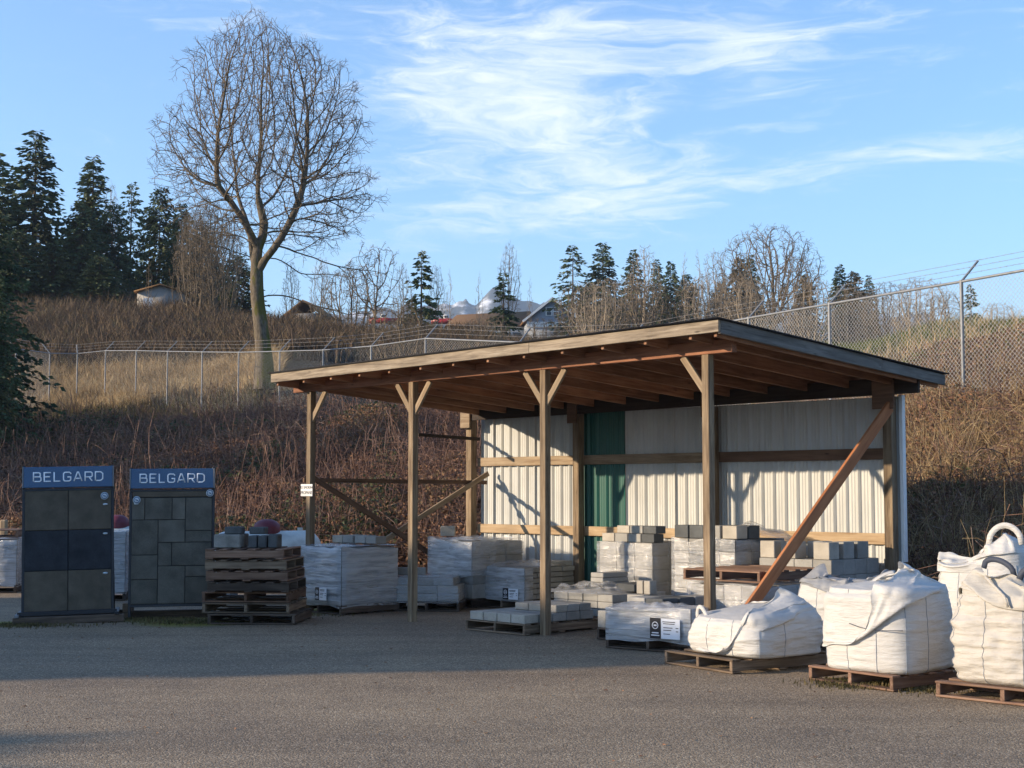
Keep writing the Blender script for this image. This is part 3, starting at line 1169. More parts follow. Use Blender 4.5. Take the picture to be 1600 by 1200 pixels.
def wrap_mat(name, lo, hi, tint=(.78, .80, .82)):
    m, nt, bs, out = _mat(name)
    v = coords(nt, (1.0, 1.0, 11.0))
    n = noise(nt, v, 2.6, 7, .6, .7)
    v2 = coords(nt, (1.3, 1.3, 2.5))
    n2 = noise(nt, v2, 1.3, 4, .5)
    ad = nt.nodes.new('ShaderNodeMath'); ad.operation = 'MULTIPLY_ADD'
    nt.links.new(n2.outputs[0], ad.inputs[0]); ad.inputs[1].default_value = .8
    nt.links.new(n.outputs[0], ad.inputs[2])
    f = ramp(nt, ad.outputs[0], [(.55, (lo,) * 3), (1.15, (hi,) * 3)])
    bs.inputs['Base Color'].default_value = (*[q * .78 for q in tint], 1)
    bs.inputs['Roughness'].default_value = .16
    bs.inputs['Specular IOR Level'].default_value = .9
    bump(nt, bs, n.outputs[0], .9, .03)
    tp = nt.nodes.new('ShaderNodeBsdfTransparent')
    mx = nt.nodes.new('ShaderNodeMixShader')
    nt.links.new(f, mx.inputs[0]); nt.links.new(tp.outputs[0], mx.inputs[1]); nt.links.new(bs.outputs[0], mx.inputs[2])
    nt.links.new(mx.outputs[0], out.inputs[0])
    return m


M['wrap'] = wrap_mat('stretch_film', .05, .38)
M['wrap_white'] = wrap_mat('milky_stretch_film', .20, .72, (.70, .72, .74))
M['wrap_clear'] = wrap_mat('clear_stretch_film', .05, .45)


def wrap(parent, x0, x1, y0, y1, z0, z1, mat, seed, hole=0.0, top=True, amp=.016, ragged=.05, skirt=0.0, lay=0.0):
    """crinkled film round a load: a displaced shell with torn gaps"""
    st = .035
    def face(P0, U, Vv, nrm, lu, lv, sd, isTop=False):
        nu, nv = max(4, int(lu / st)), max(4, int(lv / st))
        a, b = np.meshgrid(np.linspace(0, 1, nu + 1), np.linspace(0, 1, nv + 1))
        a, b = a.ravel(), b.ravel()
        P = P0[None] + U[None] * (a * lu)[:, None] + Vv[None] * (b * lv)[:, None]
        d = ridged(P * np.array([3.5, 3.5, 11]) + sd, seed, 3) * amp + fbm(P * 5, seed + 9, 3) * amp
        if lay and not isTop:
            d = d * .6 + .030 * np.abs(np.sin(math.pi * (P[:, 2] + .004 * fbm(P * 3, seed + 2, 2)) / lay)) ** .6
        edge = np.minimum(1, np.minimum(np.minimum(a, 1 - a) * lu, np.minimum(b, 1 - b) * lv + .0) / .05)
        P = P + nrm[None] * (np.abs(d) * edge + .008 + skirt * np.clip(1 - b * 2.2, 0, 1) ** 2 * (0 if isTop else 1) * (1 + fbm(P * 6, seed + 3, 2)))[:, None]
        if not isTop:
            P[:, 2] += np.where(b > .999, fbm(P * 3, seed + 5, 2) * ragged, 0) + np.where(b < .001, fbm(P * 3, seed + 6, 2) * ragged * .5, 0)
        ii = (np.arange(nv)[:, None] * (nu + 1) + np.arange(nu)[None, :]).ravel()
        F = np.stack([ii, ii + 1, ii + nu + 2, ii + nu + 1], 1)
        if hole > 0:
            C = P[F].mean(1)
            F = F[fbm(C * np.array([1.6, 1.6, 2.2]) + 31, seed + 20, 3) > -0.75 + hole]
        return P, F
    X, Y, Z = np.eye(3)
    parts = [face(np.array([x0, y0, z0]), X, Z, -Y, x1 - x0, z1 - z0, 0), face(np.array([x1, y0, z0]), Y, Z, X, y1 - y0, z1 - z0, 5),
             face(np.array([x1, y1, z0]), -X, Z, Y, x1 - x0, z1 - z0, 9), face(np.array([x0, y1, z0]), -Y, Z, -X, y1 - y0, z1 - z0, 13)]
    if top:
        parts.append(face(np.array([x0, y0, z1]), X, Y, Z, x1 - x0, y1 - y0, 21, True))
    V, F = join([p for p in parts if len(p[1])])
    return link('stretch_film', mesh_np('film', V, F, mat, True), parent)


def film_sheet(name, label, loc, rz, lx, ly, seed, mat, hgt=.10, parent=None, slope=0.0):
    """a loose crumpled sheet of film lying over things"""
    n, m = int(lx / .025), int(ly / .025)
    a, b = np.meshgrid(np.linspace(-.5, .5, n + 1), np.linspace(-.5, .5, m + 1))
    P = np.stack([a.ravel() * lx, b.ravel() * ly, np.zeros(a.size)], 1)
    r = np.maximum(np.abs(a.ravel()) * 2, np.abs(b.ravel()) * 2)
    Q = P @ np.array([[.8, .6, 0], [-.6, .8, 0], [0, 0, 1.0]])
    P[:, 2] = (ridged(Q * np.array([3.0, 9.0, 1]), seed, 3) * .5 + .5) ** 1.6 * hgt * (1 - r ** 6) + (fbm(P * 2.2, seed + 3, 2) * .5 + .5) * hgt * .7 * (1 - r ** 4) + slope * P[:, 0] + .006
    P[:, 0] *= 1 + .15 * fbm(P * 2, seed + 4, 2); P[:, 1] *= 1 + .15 * fbm(P * 2, seed + 5, 2)
    ii = (np.arange(m)[:, None] * (n + 1) + np.arange(n)[None, :]).ravel()
    F = np.stack([ii, ii + 1, ii + n + 2, ii + n + 1], 1)
    me = mesh_np(name, P, F, mat, True)
    if parent is not None:
        return link(name, me, parent, Matrix.Translation(loc) @ Matrix.Rotation(rz, 4, 'Z'))
    o = link(name, me)
    o.location = loc
    o.rotation_euler = (0, 0, rz)
    return tag(o, label, 'plastic film')


M['tag_black'] = plain('black_tag', (.012, .013, .02), .35, 0, .1)
M['tag_white'] = plain('white_tag', (.74, .76, .80), .35, 0, .04)


def load_tag(parent, x, z, y=-.02, w=.26, h=.17, paper=True):
    """black logo label with a white data sheet, on the -y face"""
    t = box('load_tag', (x, y, z), (w * .36, .003, h), M['tag_black'], parent, .001)
    disc('logo_ring', (0, -.004, h * .14), w * .105, .003, M['tag_white'], t, 20, inner=.78)
    box('logo_mark', (0, -.004, h * .14), (w * .10, .003, w * .045), M['tag_white'], t, .001)
    box('print_line', (0, -.003, -h * .22), (w * .22, .003, h * .05), M['tag_white'], t, .0005)
    box('print_line', (0, -.003, -h * .34), (w * .27, .003, h * .05), M['tag_white'], t, .0005)
    if paper:
        pz = link('data_sheet', boxmesh(w * .62, .003, h * .96, M['tag_white'], .001), parent, Matrix.Translation((x + w * .50, y, z - .002)))
        for k, (a, b, ln) in enumerate(((-.05, .34, .42), (-.05, .25, .38), (-.08, .06, .30), (-.10, -.06, .26), (-.12, -.24, .22), (.22, .06, .09), (.22, -.10, .08))):
            box('print_line', (a * w, -.003, b * h), (ln * w, .002, .0075), M['tag_black'], pz, .0003)
    return t


def L2W(lx, ly):
    return SW(lx, ly, 0)


ORD = ['first', 'second', 'third', 'fourth', 'fifth', 'sixth', 'seventh']
GRP = 'wrapped loads of concrete blocks'
# ---- stack A : tall wrapped load left of the shed
ca = G(533, 962)
pallet('dark pallet under the tall film-wrapped load beside the left front post', ca, TH + R(3), .98, 1.05, 'pallet_dark')
A = thing('wrapped_block_load', 'tall film-wrapped cube of blocks with black logo tag, left of the shed', 'block load', (ca.x, ca.y, .133), TH + R(3), GRP)
layers(A, -.93, -.03, .03, .99, 0, [.125] * 6, (3, 3), 'block')
wrap(A, -.95, -.01, .01, 1.01, -.03, .765, M['wrap_white'], 3, 0, True, .022, lay=.125)
load_tag(A, -.44, .14, -.052, .24, .17)
for k, (x, y, w, mt) in enumerate(((-.80, .62, .22, 'block_tan'), (-.57, .62, .22, 'block'), (-.34, .66, .22, 'block'), (-.80, .86, .22, 'block'), (-.57, .86, .22, 'block'), (-.1, .66, .22, 'block'))):
    b = ca + Vector((x * CT - y * ST, x * ST + y * CT, 0))
    o = block_obj('concrete_block', (b.x, b.y, .133 + .80 + .05), (.22, .2, .10), mt, None)
    o.rotation_euler.z = TH + R(3)
    tag(o, '%s loose grey block on top of the tall wrapped load left of shed' % ('leftmost front', 'second front', 'third front', 'left rear', 'middle rear', 'rightmost front')[k], 'concrete block', 'loose blocks on the tall wrapped load')

# ---- stack B : low wrapped load behind the second post
cb = G(718, 956)
pallet('pallet under the low wrapped load behind the second front post', cb, R(-6), .92, .80, 'pallet_dark')
B = thing('wrapped_block_load', 'low two-step wrapped load behind the second front post', 'block load', (cb.x, cb.y, .133), R(-6), GRP)
layers(B, -.90, -.02, .02, .78, 0, [.11, .11], (3, 2), 'block')
layers(B, -.90, -.10, .05, .78, .22, [.10], (3, 2), 'block')
wrap(B, -.915, -.005, .005, .79, -.03, .19, M['wrap'], 8, 0, False, lay=.11)
wrap(B, -.915, -.09, .04, .79, .19, .33, M['wrap'], 9, 0, True)
for k, x in enumerate((-.83, -.60)):
    b = cb + Vector((x, .45, 0))
    tag(block_obj('concrete_block', (b.x, b.y + .05, .133 + .345 + .05), (.23, .2, .10), 'block', None), ('left', 'right')[k] + ' loose grey block on the low wrapped load behind the second front post', 'concrete block', 'loose blocks on the low wrapped load')

# ---- stack C : tall half-wrapped load at the left end of the wall
cc = G(738, 951)
pallet('pallet under the tall half-wrapped load at the left end of the wall', cc, TH, .95, 1.02, 'pallet_dark')
C_ = thing('wrapped_block_load', 'tall half-wrapped load of big blocks at the left end of the metal wall', 'block load', (cc.x, cc.y, .133), TH, GRP)
layers(C_, -.93, -.02, .02, 1.0, 0, [.2] * 4, (2, 3), 'block')
wrap(C_, -.95, .0, -.01, .45, .30, .80, M['wrap_white'], 14, .12, False, .03, .10)
wrap(C_, -.95, .0, 0, 1.0, .62, .815, M['wrap_clear'], 15, .30, True, .03, .10)
b = SW(-6.82, 2.62)
tag(block_obj('concrete_block', (b.x - .18, b.y + .02, .133 + .845 + .075), (.22, .2, .15), 'block_tan', None), 'single tan block standing on the tall half-wrapped load', 'concrete block')

# ---- stack D : tagged wrapped load between the second and third posts
cd = G(820, 954)
pallet('pale pallet under the tagged load between the second and third front posts', cd, TH + R(2), .92, 1.08, 'pallet')
D = thing('wrapped_block_load', 'thigh-high load of thin blocks, film on the tagged front, bare side, behind third post', 'block load', (cd.x, cd.y, .133), TH + R(2), GRP)
layers(D, -.90, -.02, .02, 1.06, 0, [.075] * 6, (3, 4), 'block', jit=.009)
wrap(D, -.92, -.0, .0, .16, -.02, .44, M['wrap_white'], 19, 0, False, .02, .03)
load_tag(D, -.34, .085, -.035, .30, .155)
layers(D, -.55, -.04, .45, 1.04, .45, [.07], (2, 2), 'block')
film_sheet('stretch_film', None, (-.32, .40, .455), .3, .80, .80, 4, M['wrap'], .07, D)

# ---- E : low paver pallet by the third post
ce = SW(-2.47, -.26)
pallet('pale empty-fronted pallet of low pavers at the foot of the third post', ce, TH, 1.02, 1.22, 'pallet')
lab = 'grey paver in the low rows on the pallet at the foot of the third post'


def loose(lx, ly, z, s, mt, lab, grp, rz=TH, jr=.01, name='concrete_block'):
    b = SW(lx, ly)
    o = box(name, (b.x, b.y, z + s[2] / 2), (s[0] - .006, s[1] - .006, s[2] - .002), M[mt], None, .006, (0, 0, rz + random.uniform(-jr, jr)))
    return tag(o, lab, 'concrete block', grp)


for i in range(4):
    for j in range(5):
        loose(-2.47 - .13 - i * .235, -.26 + .12 + j * .232, .133, (.23, .228, .10), 'block_tan' if j == 0 else 'block', 'paver in %s row, %s from right, low pallet at third post' % (ORD[j], ORD[i]), 'pavers on the low pallet')
for i in range(3):
    for j in range(3):
        loose(-2.47 - .13 - i * .235, -.26 + .62 + j * .20, .234, (.23, .198, .085), 'block_tan' if j == 0 else 'block', 'upper-step paver, %s row, %s from right, low pallet at third post' % (ORD[j], ORD[i]), 'upper pavers on the low pallet')

# ---- F : pavers with loose film behind E
cf = SW(-2.34, 1.08)
pallet('reddish pallet under film-covered pavers behind the third post', cf, TH, 1.05, 1.02, 'pallet_red')
Fo = thing('wrapped_block_load', 'low paver load under loose white film behind the third post', 'block load', (cf.x, cf.y, .133), TH, GRP)
layers(Fo, -1.02, -.02, .02, 1.0, 0, [.09, .09, .09], (4, 3), 'block')
film_sheet('stretch_film', None, (-.60, .42, .272), .15, 1.0, 1.0, 12, M['wrap'], .09, Fo)
for k in range(3):
    loose(-3.10, 1.85, .133 + .305 + .062 * k, (.22, .48, .06), 'block', ('bottom', 'middle', 'top')[k] + ' thin grey slab of the small stack on the film-covered pavers', 'slabs on film-covered pavers', TH, .02, 'concrete_slab')
for k, (x, y) in enumerate(((-2.62, 1.72), (-2.44, 1.66))):
    loose(x, y, .133 + .29, (.18, .36, .09), 'block_dark', ('left', 'right')[k] + ' dark slab lying on the film-covered pavers behind third post', 'dark slabs on film-covered pavers', TH, .05, 'concrete_slab')

# ---- G : tall wrapped load in front of the wall, right of the green sheet
cg = SW(-2.78, 2.32)
pallet('pallet under the tall wrapped load right of the green wall sheet', cg, TH, .98, 1.02, 'pallet_dark')
Gd = thing('wrapped_block_load', 'tall shiny film-wrapped load against the wall right of the green sheet', 'block load', (cg.x, cg.y, .133), TH, GRP)
layers(Gd, -.95, -.02, .02, 1.0, 0, [.17] * 5, (3, 3), 'block')
wrap(Gd, -.97, 0, 0, 1.02, -.05, .84, M['wrap'], 27, 0, False, .026, .05, .09, lay=.17)
for i, (x, mt) in enumerate(((-.83, 'block_tan'), (-.60, 'block'), (-.37, 'block'), (-.14, 'block_dark'))):
    loose(-2.78 + x, 2.32 + .16, .133 + .852, (.225, .2, .11), mt, ORD[i] + ' block from left, lower row, tall wrapped load by the green sheet', 'lower loose blocks by the green sheet')
for i, (x, mt) in enumerate(((-.60, 'block_tan'), (-.37, 'block'), (-.14, 'block_dark'))):
    loose(-2.78 + x, 2.32 + .20, .133 + .964, (.225, .2, .10), mt, ORD[i] + ' block from left, upper row, tall wrapped load by the green sheet', 'upper loose blocks by the green sheet')

# ---- H : wide wrapped load behind the right front post
ch = SW(-1.38, 2.22)
pallet('pallet under the wide film-wrapped load behind the right front post', ch, TH, 1.0, 1.05, 'pallet_dark')
Hd = thing('wrapped_block_load', 'wide load with torn shiny film and slate-grey right side behind the right front post', 'block load', (ch.x, ch.y, .133), TH, GRP)
layers(Hd, -.98, -.02, .02, 1.03, 0, [.155] * 6, (4, 3), ['block', 'block', 'block_dark'])
wrap(Hd, -1.0, 0, 0, .55, -.05, .92, M['wrap'], 33, .10, False, .035, .06, .08)
film_sheet('stretch_film', None, (-.10, .80, .945), .5, .75, .5, 41, M['wrap'], .12, Hd, -.25)
for i, (x, y, mt) in enumerate(((-.88, .15, 'block_dark'), (-.64, .15, 'block_dark'), (-.40, .18, 'block'), (-.16, .20, 'block_tan'), (-.16, .45, 'block_dark'), (-.40, .45, 'block_dark'))):
    loose(-1.38 + x, 2.22 + y, .133 + .932, (.225, .22, .16), mt, ('leftmost charcoal', 'second charcoal', 'third grey', 'near-corner tan', 'right rear charcoal', 'middle rear charcoal')[i] + ' loose block on the wide wrapped load behind the right post', 'loose blocks on the wide wrapped load')

# ---- I : wrapped blocks with a spare pallet on top
ci = SW(-.06, .92)
pallet('pallet beneath the waist-high wrapped blocks by the red diagonal brace', ci, TH, 1.0, 1.1, 'pallet_dark')
I_ = thing('wrapped_block_load', 'film-wrapped blocks carrying an empty reddish pallet by the red diagonal brace', 'block load', (ci.x, ci.y, .133), TH, GRP)
layers(I_, -.98, -.02, .02, 1.08, 0, [.16] * 3, (4, 3), 'block')
wrap(I_, -1.0, 0, 0, 1.1, -.04, .485, M['wrap'], 47, .05, True, .03, .06)
pallet('empty reddish pallet laid on top of wrapped blocks by the red brace', SW(-.03, .90), TH + R(1), 1.06, 1.2, 'pallet_red', z=.650)

# ---- J : big cubes at the right end of the wall
cj = SW(-.10, 2.34)
pallet('reddish pallet under the big loose cubes at the right end of the wall', cj, TH, 1.05, 1.05, 'pallet_red')
J_ = thing('stacked_block_load', 'tiers of big grey blocks against the right end of the wall', 'block load', (cj.x, cj.y, .133), TH, GRP)
layers(J_, -1.04, -.02, .02, 1.03, 0, [.18] * 4, (4, 4), 'block')
for i, (x, y, mt) in enumerate(((-.92, .14, 'block_tan'), (-.62, .14, 'block_tan'), (-.16, .14, 'block_tan'), (-.14, .42, 'block'), (-.14, .72, 'block'), (-.44, .42, 'block'))):
    loose(-.10 + x, 2.34 + y, .133 + .722, (.22, .22, .20), mt, ('leftmost tan', 'second tan', 'near-corner tan', 'middle right grey', 'rearmost right grey', 'inner grey')[i] + ' square block on the top tier at the right wall end', 'square blocks on the top tier', TH, .06)

# ---- K : low tagged load in front of the right post
ck = G(1080, 1023)
RK = TH + R(9)
pallet('weathered pallet under the low tagged load in front of the right front post', ck, RK, 1.04, .44, 'pallet_dark', nb=4)
K_ = thing('wrapped_block_load', 'knee-high load with crumpled film and big black logo tag before the right front post', 'block load', (ck.x, ck.y, .133), RK, GRP)
layers(K_, -1.02, -.02, .02, .42, 0, [.10, .10, .09], (4, 2), 'block')
wrap(K_, -1.03, -.0, 0, .43, -.03, .31, M['wrap_white'], 52, 0, True, .03, .04)
load_tag(K_, -.39, .115, -.052, .36, .21)
film_sheet('stretch_film', None, (-.55, .10, .295), .0, .9, .40, 57, M['wrap'], .06, K_)

# ---- L : split-face blocks behind K
cl = SW(-.66, .06)
pallet('dark pallet under split-face blocks left of the right front post', cl, TH, 1.0, .82, 'pallet_dark')
lab = 'grey block in the bottom tier on the pallet left of the right front post'
for i in range(4):
    for j in range(3):
        loose(-.66 - .13 - .245 * i, .06 + .13 + .27 * j, .133, (.24, .262, .19), 'block_rough' if j == 0 else 'block', 'bottom-tier block, %s row, %s from right, pallet left of right front post' % (ORD[j], ORD[i]), 'bottom tier left of the right post')
for i, (x, y, mt) in enumerate(((-.16, .14, 'block_dark'), (-.42, .14, 'block'), (-.16, .42, 'block_dark'), (-.42, .42, 'block_dark'), (-.70, .44, 'block_rough'), (-.16, .70, 'block'))):
    loose(-.66 + x, .06 + y, .324, (.25, .26, .17), mt, ('front right charcoal', 'front grey', 'second-row right charcoal', 'second-row inner charcoal', 'split-face', 'rear grey')[i] + ' block of the broken upper tier left of right front post', 'upper tier left of the right post', TH, .04)
for i in range(4):
    loose(-.66 - .62 - .11 * (i % 2), .06 + .48 + .13 * (i // 2), .496 if i < 2 else .324, (.10, .12, .15), 'block_tan', ORD[i] + ' small tan block on end among the split-face blocks', 'small tan blocks on end', TH, .03)

# ================================================================== LEFT YARD: pallet stack, tanks, far loads
gs = G(459, 977)
zz = 0.0
for k in range(7):
    turned = k >= 3
    dx = random.uniform(-.04, .04)
    nm = 'pallet number %s' % k
    pos = ('lowest pallet, open end forward, in the stack right of the display racks', 'second pallet from the ground in the stack right of the display racks', 'third pallet from the ground in the stack right of the display racks',
           'middle pallet of the stack right of the display racks', 'fifth pallet up in the stack right of the display racks', 'second pallet from the top of the stack right of the display racks', 'top pallet carrying rough blocks, right of the display racks')[k]
    mt = ('pallet_dark', 'pallet', 'pallet_red', 'pallet_dark', 'pallet_red', 'pallet', 'pallet_red')[k]
    if not turned:
        pallet(pos, (gs.x + dx + (.02 if k == 0 else -.03), gs.y + .03 * k), R(-4), 1.10, 1.02, mt, 'stack of old pallets', zz)
    else:
        c = Vector((gs.x - 1.06 + dx + (-.02 if k < 5 else -.06), gs.y - .02 + random.uniform(-.02, .02), 0))
        # stringers across: turn by 90 degrees, corner becomes the near left one
        pallet(pos, (c.x, c.y), R(-4) - math.pi / 2, 1.02, 1.02 if k != 6 else .98, mt, 'stack of old pallets', zz)
    zz += .134
for kk, (x, y, z, s, mt) in enumerate(((-.86, .25, 0, (.34, .22, .17), 'block_rough'), (-.55, .26, 0, (.11, .22, .155), 'block_dark'), (-.43, .26, 0, (.11, .22, .155), 'block_dark'), (-.29, .27, 0, (.12, .24, .17), 'block_dark'),
                         (-.80, .28, .17, (.22, .2, .095), 'block_dark'), (-.50, .30, .17, (.20, .2, .09), 'block_dark'), (-.86, .55, 0, (.34, .22, .17), 'block_dark'))):
    o = box('concrete_block', (gs.x + x, gs.y + y + .03, zz + z + s[2] / 2), (s[0] - .004, s[1], s[2] - .002), M[mt], None, .012, (0, 0, R(-4) + random.uniform(-.06, .06)))
    tag(o, ('big speckled front', 'narrow front', 'second narrow front', 'rightmost', 'upper left', 'upper right', 'hidden rear')[kk] + ' block on the pallet stack right of the display racks', 'concrete block', 'blocks on the pallet stack')

M['tank'] = plain('weathered_white_tank_paint', (.52, .56, .53), .45, 0, .22, 5)
M['dome'] = plain('maroon_tank_lid', (.13, .022, .035), .5, 0, .2, 5)


def propane_tank(label, c, rz, L=1.9, r=.40):
    t = thing('propane_tank', label, 'propane tank', c, rz, 'propane tanks at the back of the yard')
    n, pr = 28, []
    for k in range(8):
        a = k / 7 * math.pi / 2
        pr.append((-L / 2 + r * .55 * (1 - math.sin(a)) - .0, r * math.sin(math.acos(1 - math.sin(a)) if False else a) if False else r * math.sqrt(max(0, 1 - (1 - k / 7) ** 2))))
    pr = [(-L / 2 + .24 * (k / 7), r * math.sqrt(max(0.0004, 1 - (1 - k / 7) ** 2))) for k in range(8)]
    pr = pr + [(-x, q) for x, q in pr[::-1]]
    zc = r + .20
    V, F = [], []
    for x, q in pr:
        for k in range(n):
            V.append((x, q * math.cos(2 * math.pi * k / n), zc + q * math.sin(2 * math.pi * k / n)))
    for i in range(len(pr) - 1):
        for k in range(n):
            F.append((i * n + k, i * n + (k + 1) % n, (i + 1) * n + (k + 1) % n, (i + 1) * n + k))
    link('tank_body', mesh_np('tank', np.array(V), np.array(F), M['tank'], True), t)
    V, F = [], []
    pr2 = [(.20, 0), (.205, .08), (.19, .14), (.14, .19), (.07, .215), (.001, .22)]
    for q, z in pr2:
        for k in range(n):
            V.append((q * math.cos(2 * math.pi * k / n), q * math.sin(2 * math.pi * k / n), zc + r - .04 + z))
    for i in range(len(pr2) - 1):
        for k in range(n):
            F.append((i * n + k, i * n + (k + 1) % n, (i + 1) * n + (k + 1) % n, (i + 1) * n + k))
    link('valve_lid', mesh_np('lid', np.array(V), np.array(F), M['dome'], True), t)
    for s in (-1, 1):
        box('saddle', (s * L * .32, 0, .13), (.12, .5, .26), M['galv'], t)
        box('lifting_lug', (s * L * .30, 0, zc + r + .01), (.08, .02, .07), M['tank'], t)
    return t


g = at(417, 822, 22.6)
propane_tank('white propane tank with a maroon lid behind the pallet stack', (g.x, 22.6, -.02), R(25), 1.75, .43)
g = at(183, 804, 24.3)
propane_tank('shaded propane tank with maroon lid glimpsed between the two display racks', (g.x, 24.3, -.02), R(12), 1.6, .45)
for px, Y, rz, W_, top, lab in ((26, 24.0, R(8), 1.15, .72, 'pale wrapped load behind the leftmost display rack at the photo edge'), (196, 22.3, R(6), 1.1, .88, 'pale wrapped load glimpsed between the two display racks')):
    c = at(px, 900, Y)
    pallet('dark pallet under the ' + lab, (c.x, Y), rz, W_, 1.0, 'pallet_dark')
    q = thing('wrapped_block_load', lab, 'block load', (c.x, Y, .133), rz, GRP)
    layers(q, -W_ + .03, -.03, .03, .97, 0, [top / 6] * 6, (4, 3), 'block')
    wrap(q, -W_ + .01, -.01, .01, .99, -.03, top + .015, M['wrap_white'], int(px) + 3, 0, True, .02)
c = at(28, 836, 24.3)
pallet('brown pallet laid on the wrapped load at the left edge', (c.x + .02, 24.25), R(10), 1.0, .9, 'pallet_red', z=.885)
for px, py, Y, lab in ((6, 812, 25.6, 'short wooden bollard post at the left photo edge'), (183, 812, 25.4, 'short wooden bollard post seen between the two display racks')):
    c = at(px, py, Y)
    o = board('bollard', (c.x, Y, -.05), (c.x, Y, c.z), .12, .12, M['girt_new'], None, up=(0, 1, 0), bev=.03)
    tag(o, lab, 'bollard', 'wooden bollards')

# ================================================================== BULK BAGS
def bag_mat(name, base, dirt, crease=.28):
    m, nt, bs, out = _mat(name)
    v = coords(nt)
    n = noise(nt, v, 3.2, 6, .65)
    v2 = coords(nt, (3, 3, 16))
    n2 = noise(nt, v2, 1.6, 6, .6, .5)
    nf = noise(nt, v, 26, 4, .7)
    c = ramp(nt, n.outputs[0], [(.30, tuple(x * .90 for x in base)), (.6, base)])
    c = mixc(nt, ramp(nt, nf.outputs[0], [(.66, (0, 0, 0)), (.80, (.55, .55, .55))]), c, dirt)
    nt.links.new(c, bs.inputs['Base Color'])
    bs.inputs['Roughness'].default_value = .55
    bs.inputs['Specular IOR Level'].default_value = .35
    cr = noise(nt, v, 5.0, 5, .55, .6)
    cr.noise_type = 'RIDGED_MULTIFRACTAL'
    ad = nt.nodes.new('ShaderNodeMath'); ad.operation = 'MULTIPLY_ADD'
    nt.links.new(cr.outputs[0], ad.inputs[0]); ad.inputs[1].default_value = crease
    nt.links.new(n2.outputs[0], ad.inputs[2])
    ad2 = nt.nodes.new('ShaderNodeMath'); ad2.operation = 'MULTIPLY_ADD'
    nt.links.new(nf.outputs[0], ad2.inputs[0]); ad2.inputs[1].default_value = .12
    nt.links.new(ad.outputs[0], ad2.inputs[2])
    bump(nt, bs, ad2.outputs[0], .75, .022)
    tr = nt.nodes.new('ShaderNodeBsdfTranslucent')
    nt.links.new(c, tr.inputs[0])
    mx = nt.nodes.new('ShaderNodeMixShader'); mx.inputs[0].default_value = .18
    nt.links.new(bs.outputs[0], mx.inputs[1]); nt.links.new(tr.outputs[0], mx.inputs[2])
    nt.links.new(mx.outputs[0], out.inputs[0])
    return m


M['bag'] = bag_mat('white_woven_bag', (.60, .59, .56), (.30, .27, .21))
M['bag_dirty'] = bag_mat('dirty_woven_bag', (.54, .51, .455), (.22, .19, .14))
M['bag_grey'] = bag_mat('grey_stained_bag', (.30, .31, .325), (.12, .11, .10))
M['slack'] = bag_mat('creased_woven_bag', (.60, .59, .56), (.34, .31, .25), .5)
M['slack_dirty'] = bag_mat('creased_dirty_bag', (.52, .49, .43), (.22, .19, .14), .6)
M['seam'] = plain('dark_seam_thread', (.20, .24, .30), .8, 0, .1)
M['strap_dark'] = plain('dark_webbing', (.035, .045, .07), .7, 0, .2)


def sell(a, n):
    return 1 / (np.abs(np.cos(a)) ** n + np.abs(np.sin(a)) ** n) ** (1 / n)


def bulk_bag(label, c, z0, rz, w, d, h, seed, mat='bag', crown=.06, wr=.012, slump=(0, 0), bul=.07, seams=True, tilt=0.0):
    t = thing('bulk_bag', label, 'bulk bag', (c[0], c[1], z0), rz, 'white bulk bags on pallets')
    na, nr, nt_ = 144, 56, 26
    a = np.arange(na) * 2 * np.pi / na
    V = []
    rows = []
    for k in range(nr + 1):
        f = k / nr
        z = h * f
        s = .90 + bul * math.sin(math.pi * min(1, f * .96 + .02)) ** .7 + .03 * (1 - f)
        if f < .06:
            s -= .05 * (1 - f / .06) ** 2
        r = sell(a, 5.5 - 1.6 * f)
        P = np.stack([w / 2 * r * np.cos(a) * s, d / 2 * r * np.sin(a) * s, np.full(na, z)], 1)
        P[:, 2] += (tilt * P[:, 0] / w + slump[0] * P[:, 0] + slump[1] * P[:, 1]) * f ** 2
        rows.append(P)
    topz = rows[-1][:, 2].copy()
    for k in range(1, nt_ + 1):
        s = (1 - k / nt_)
        P = rows[nr].copy()
        P[:, :2] *= s
        P[:, 2] = topz * s + h * (1 - s) + crown * (1 - s ** 2)
        rows.append(P)
    P = np.concatenate(rows)
    nrm = P - np.array([0, 0, h * .5]); nrm[:, 2] *= .3
    nrm /= np.maximum(np.linalg.norm(nrm, axis=1, keepdims=True), 1e-6)
    dsp = wr * ridged(P * np.array([2.6, 2.6, 15]) + seed, seed, 3) + wr * 1.3 * fbm(P * 5, seed + 4, 3) + .03 * fbm(P * 1.7, seed + 8, 2)
    on = np.clip(P[:, 2] / .05, 0.15, 1)
    P = P + nrm * (dsp * on)[:, None]
    nrows = len(rows)
    ii = (np.arange(nrows - 1)[:, None] * na + np.arange(na)[None, :])
    jj = (np.arange(nrows - 1)[:, None] * na + ((np.arange(na) + 1) % na)[None, :])
    F = np.stack([ii, jj, jj + na, ii + na], 2).reshape(-1, 4)
    P[:, 2] = np.maximum(P[:, 2], .002)
    link('bag_body', mesh_np('bag', P, F, M[mat], True), t)
    if seams:
        Q = P.reshape(nrows, na, 3)
        for ang in (R(225), R(252), R(288), R(315), R(342), R(198)):
            k = int(round(ang / (2 * math.pi) * na)) % na
            line = Q[:nr + 1, k] * np.array([1.004, 1.004, 1])
            V, F = tube([tuple(q) for q in line], .0024, 3)
            link('seam', mesh_np('seam', V, F, M['seam']), t)
    return t


t_z = {}


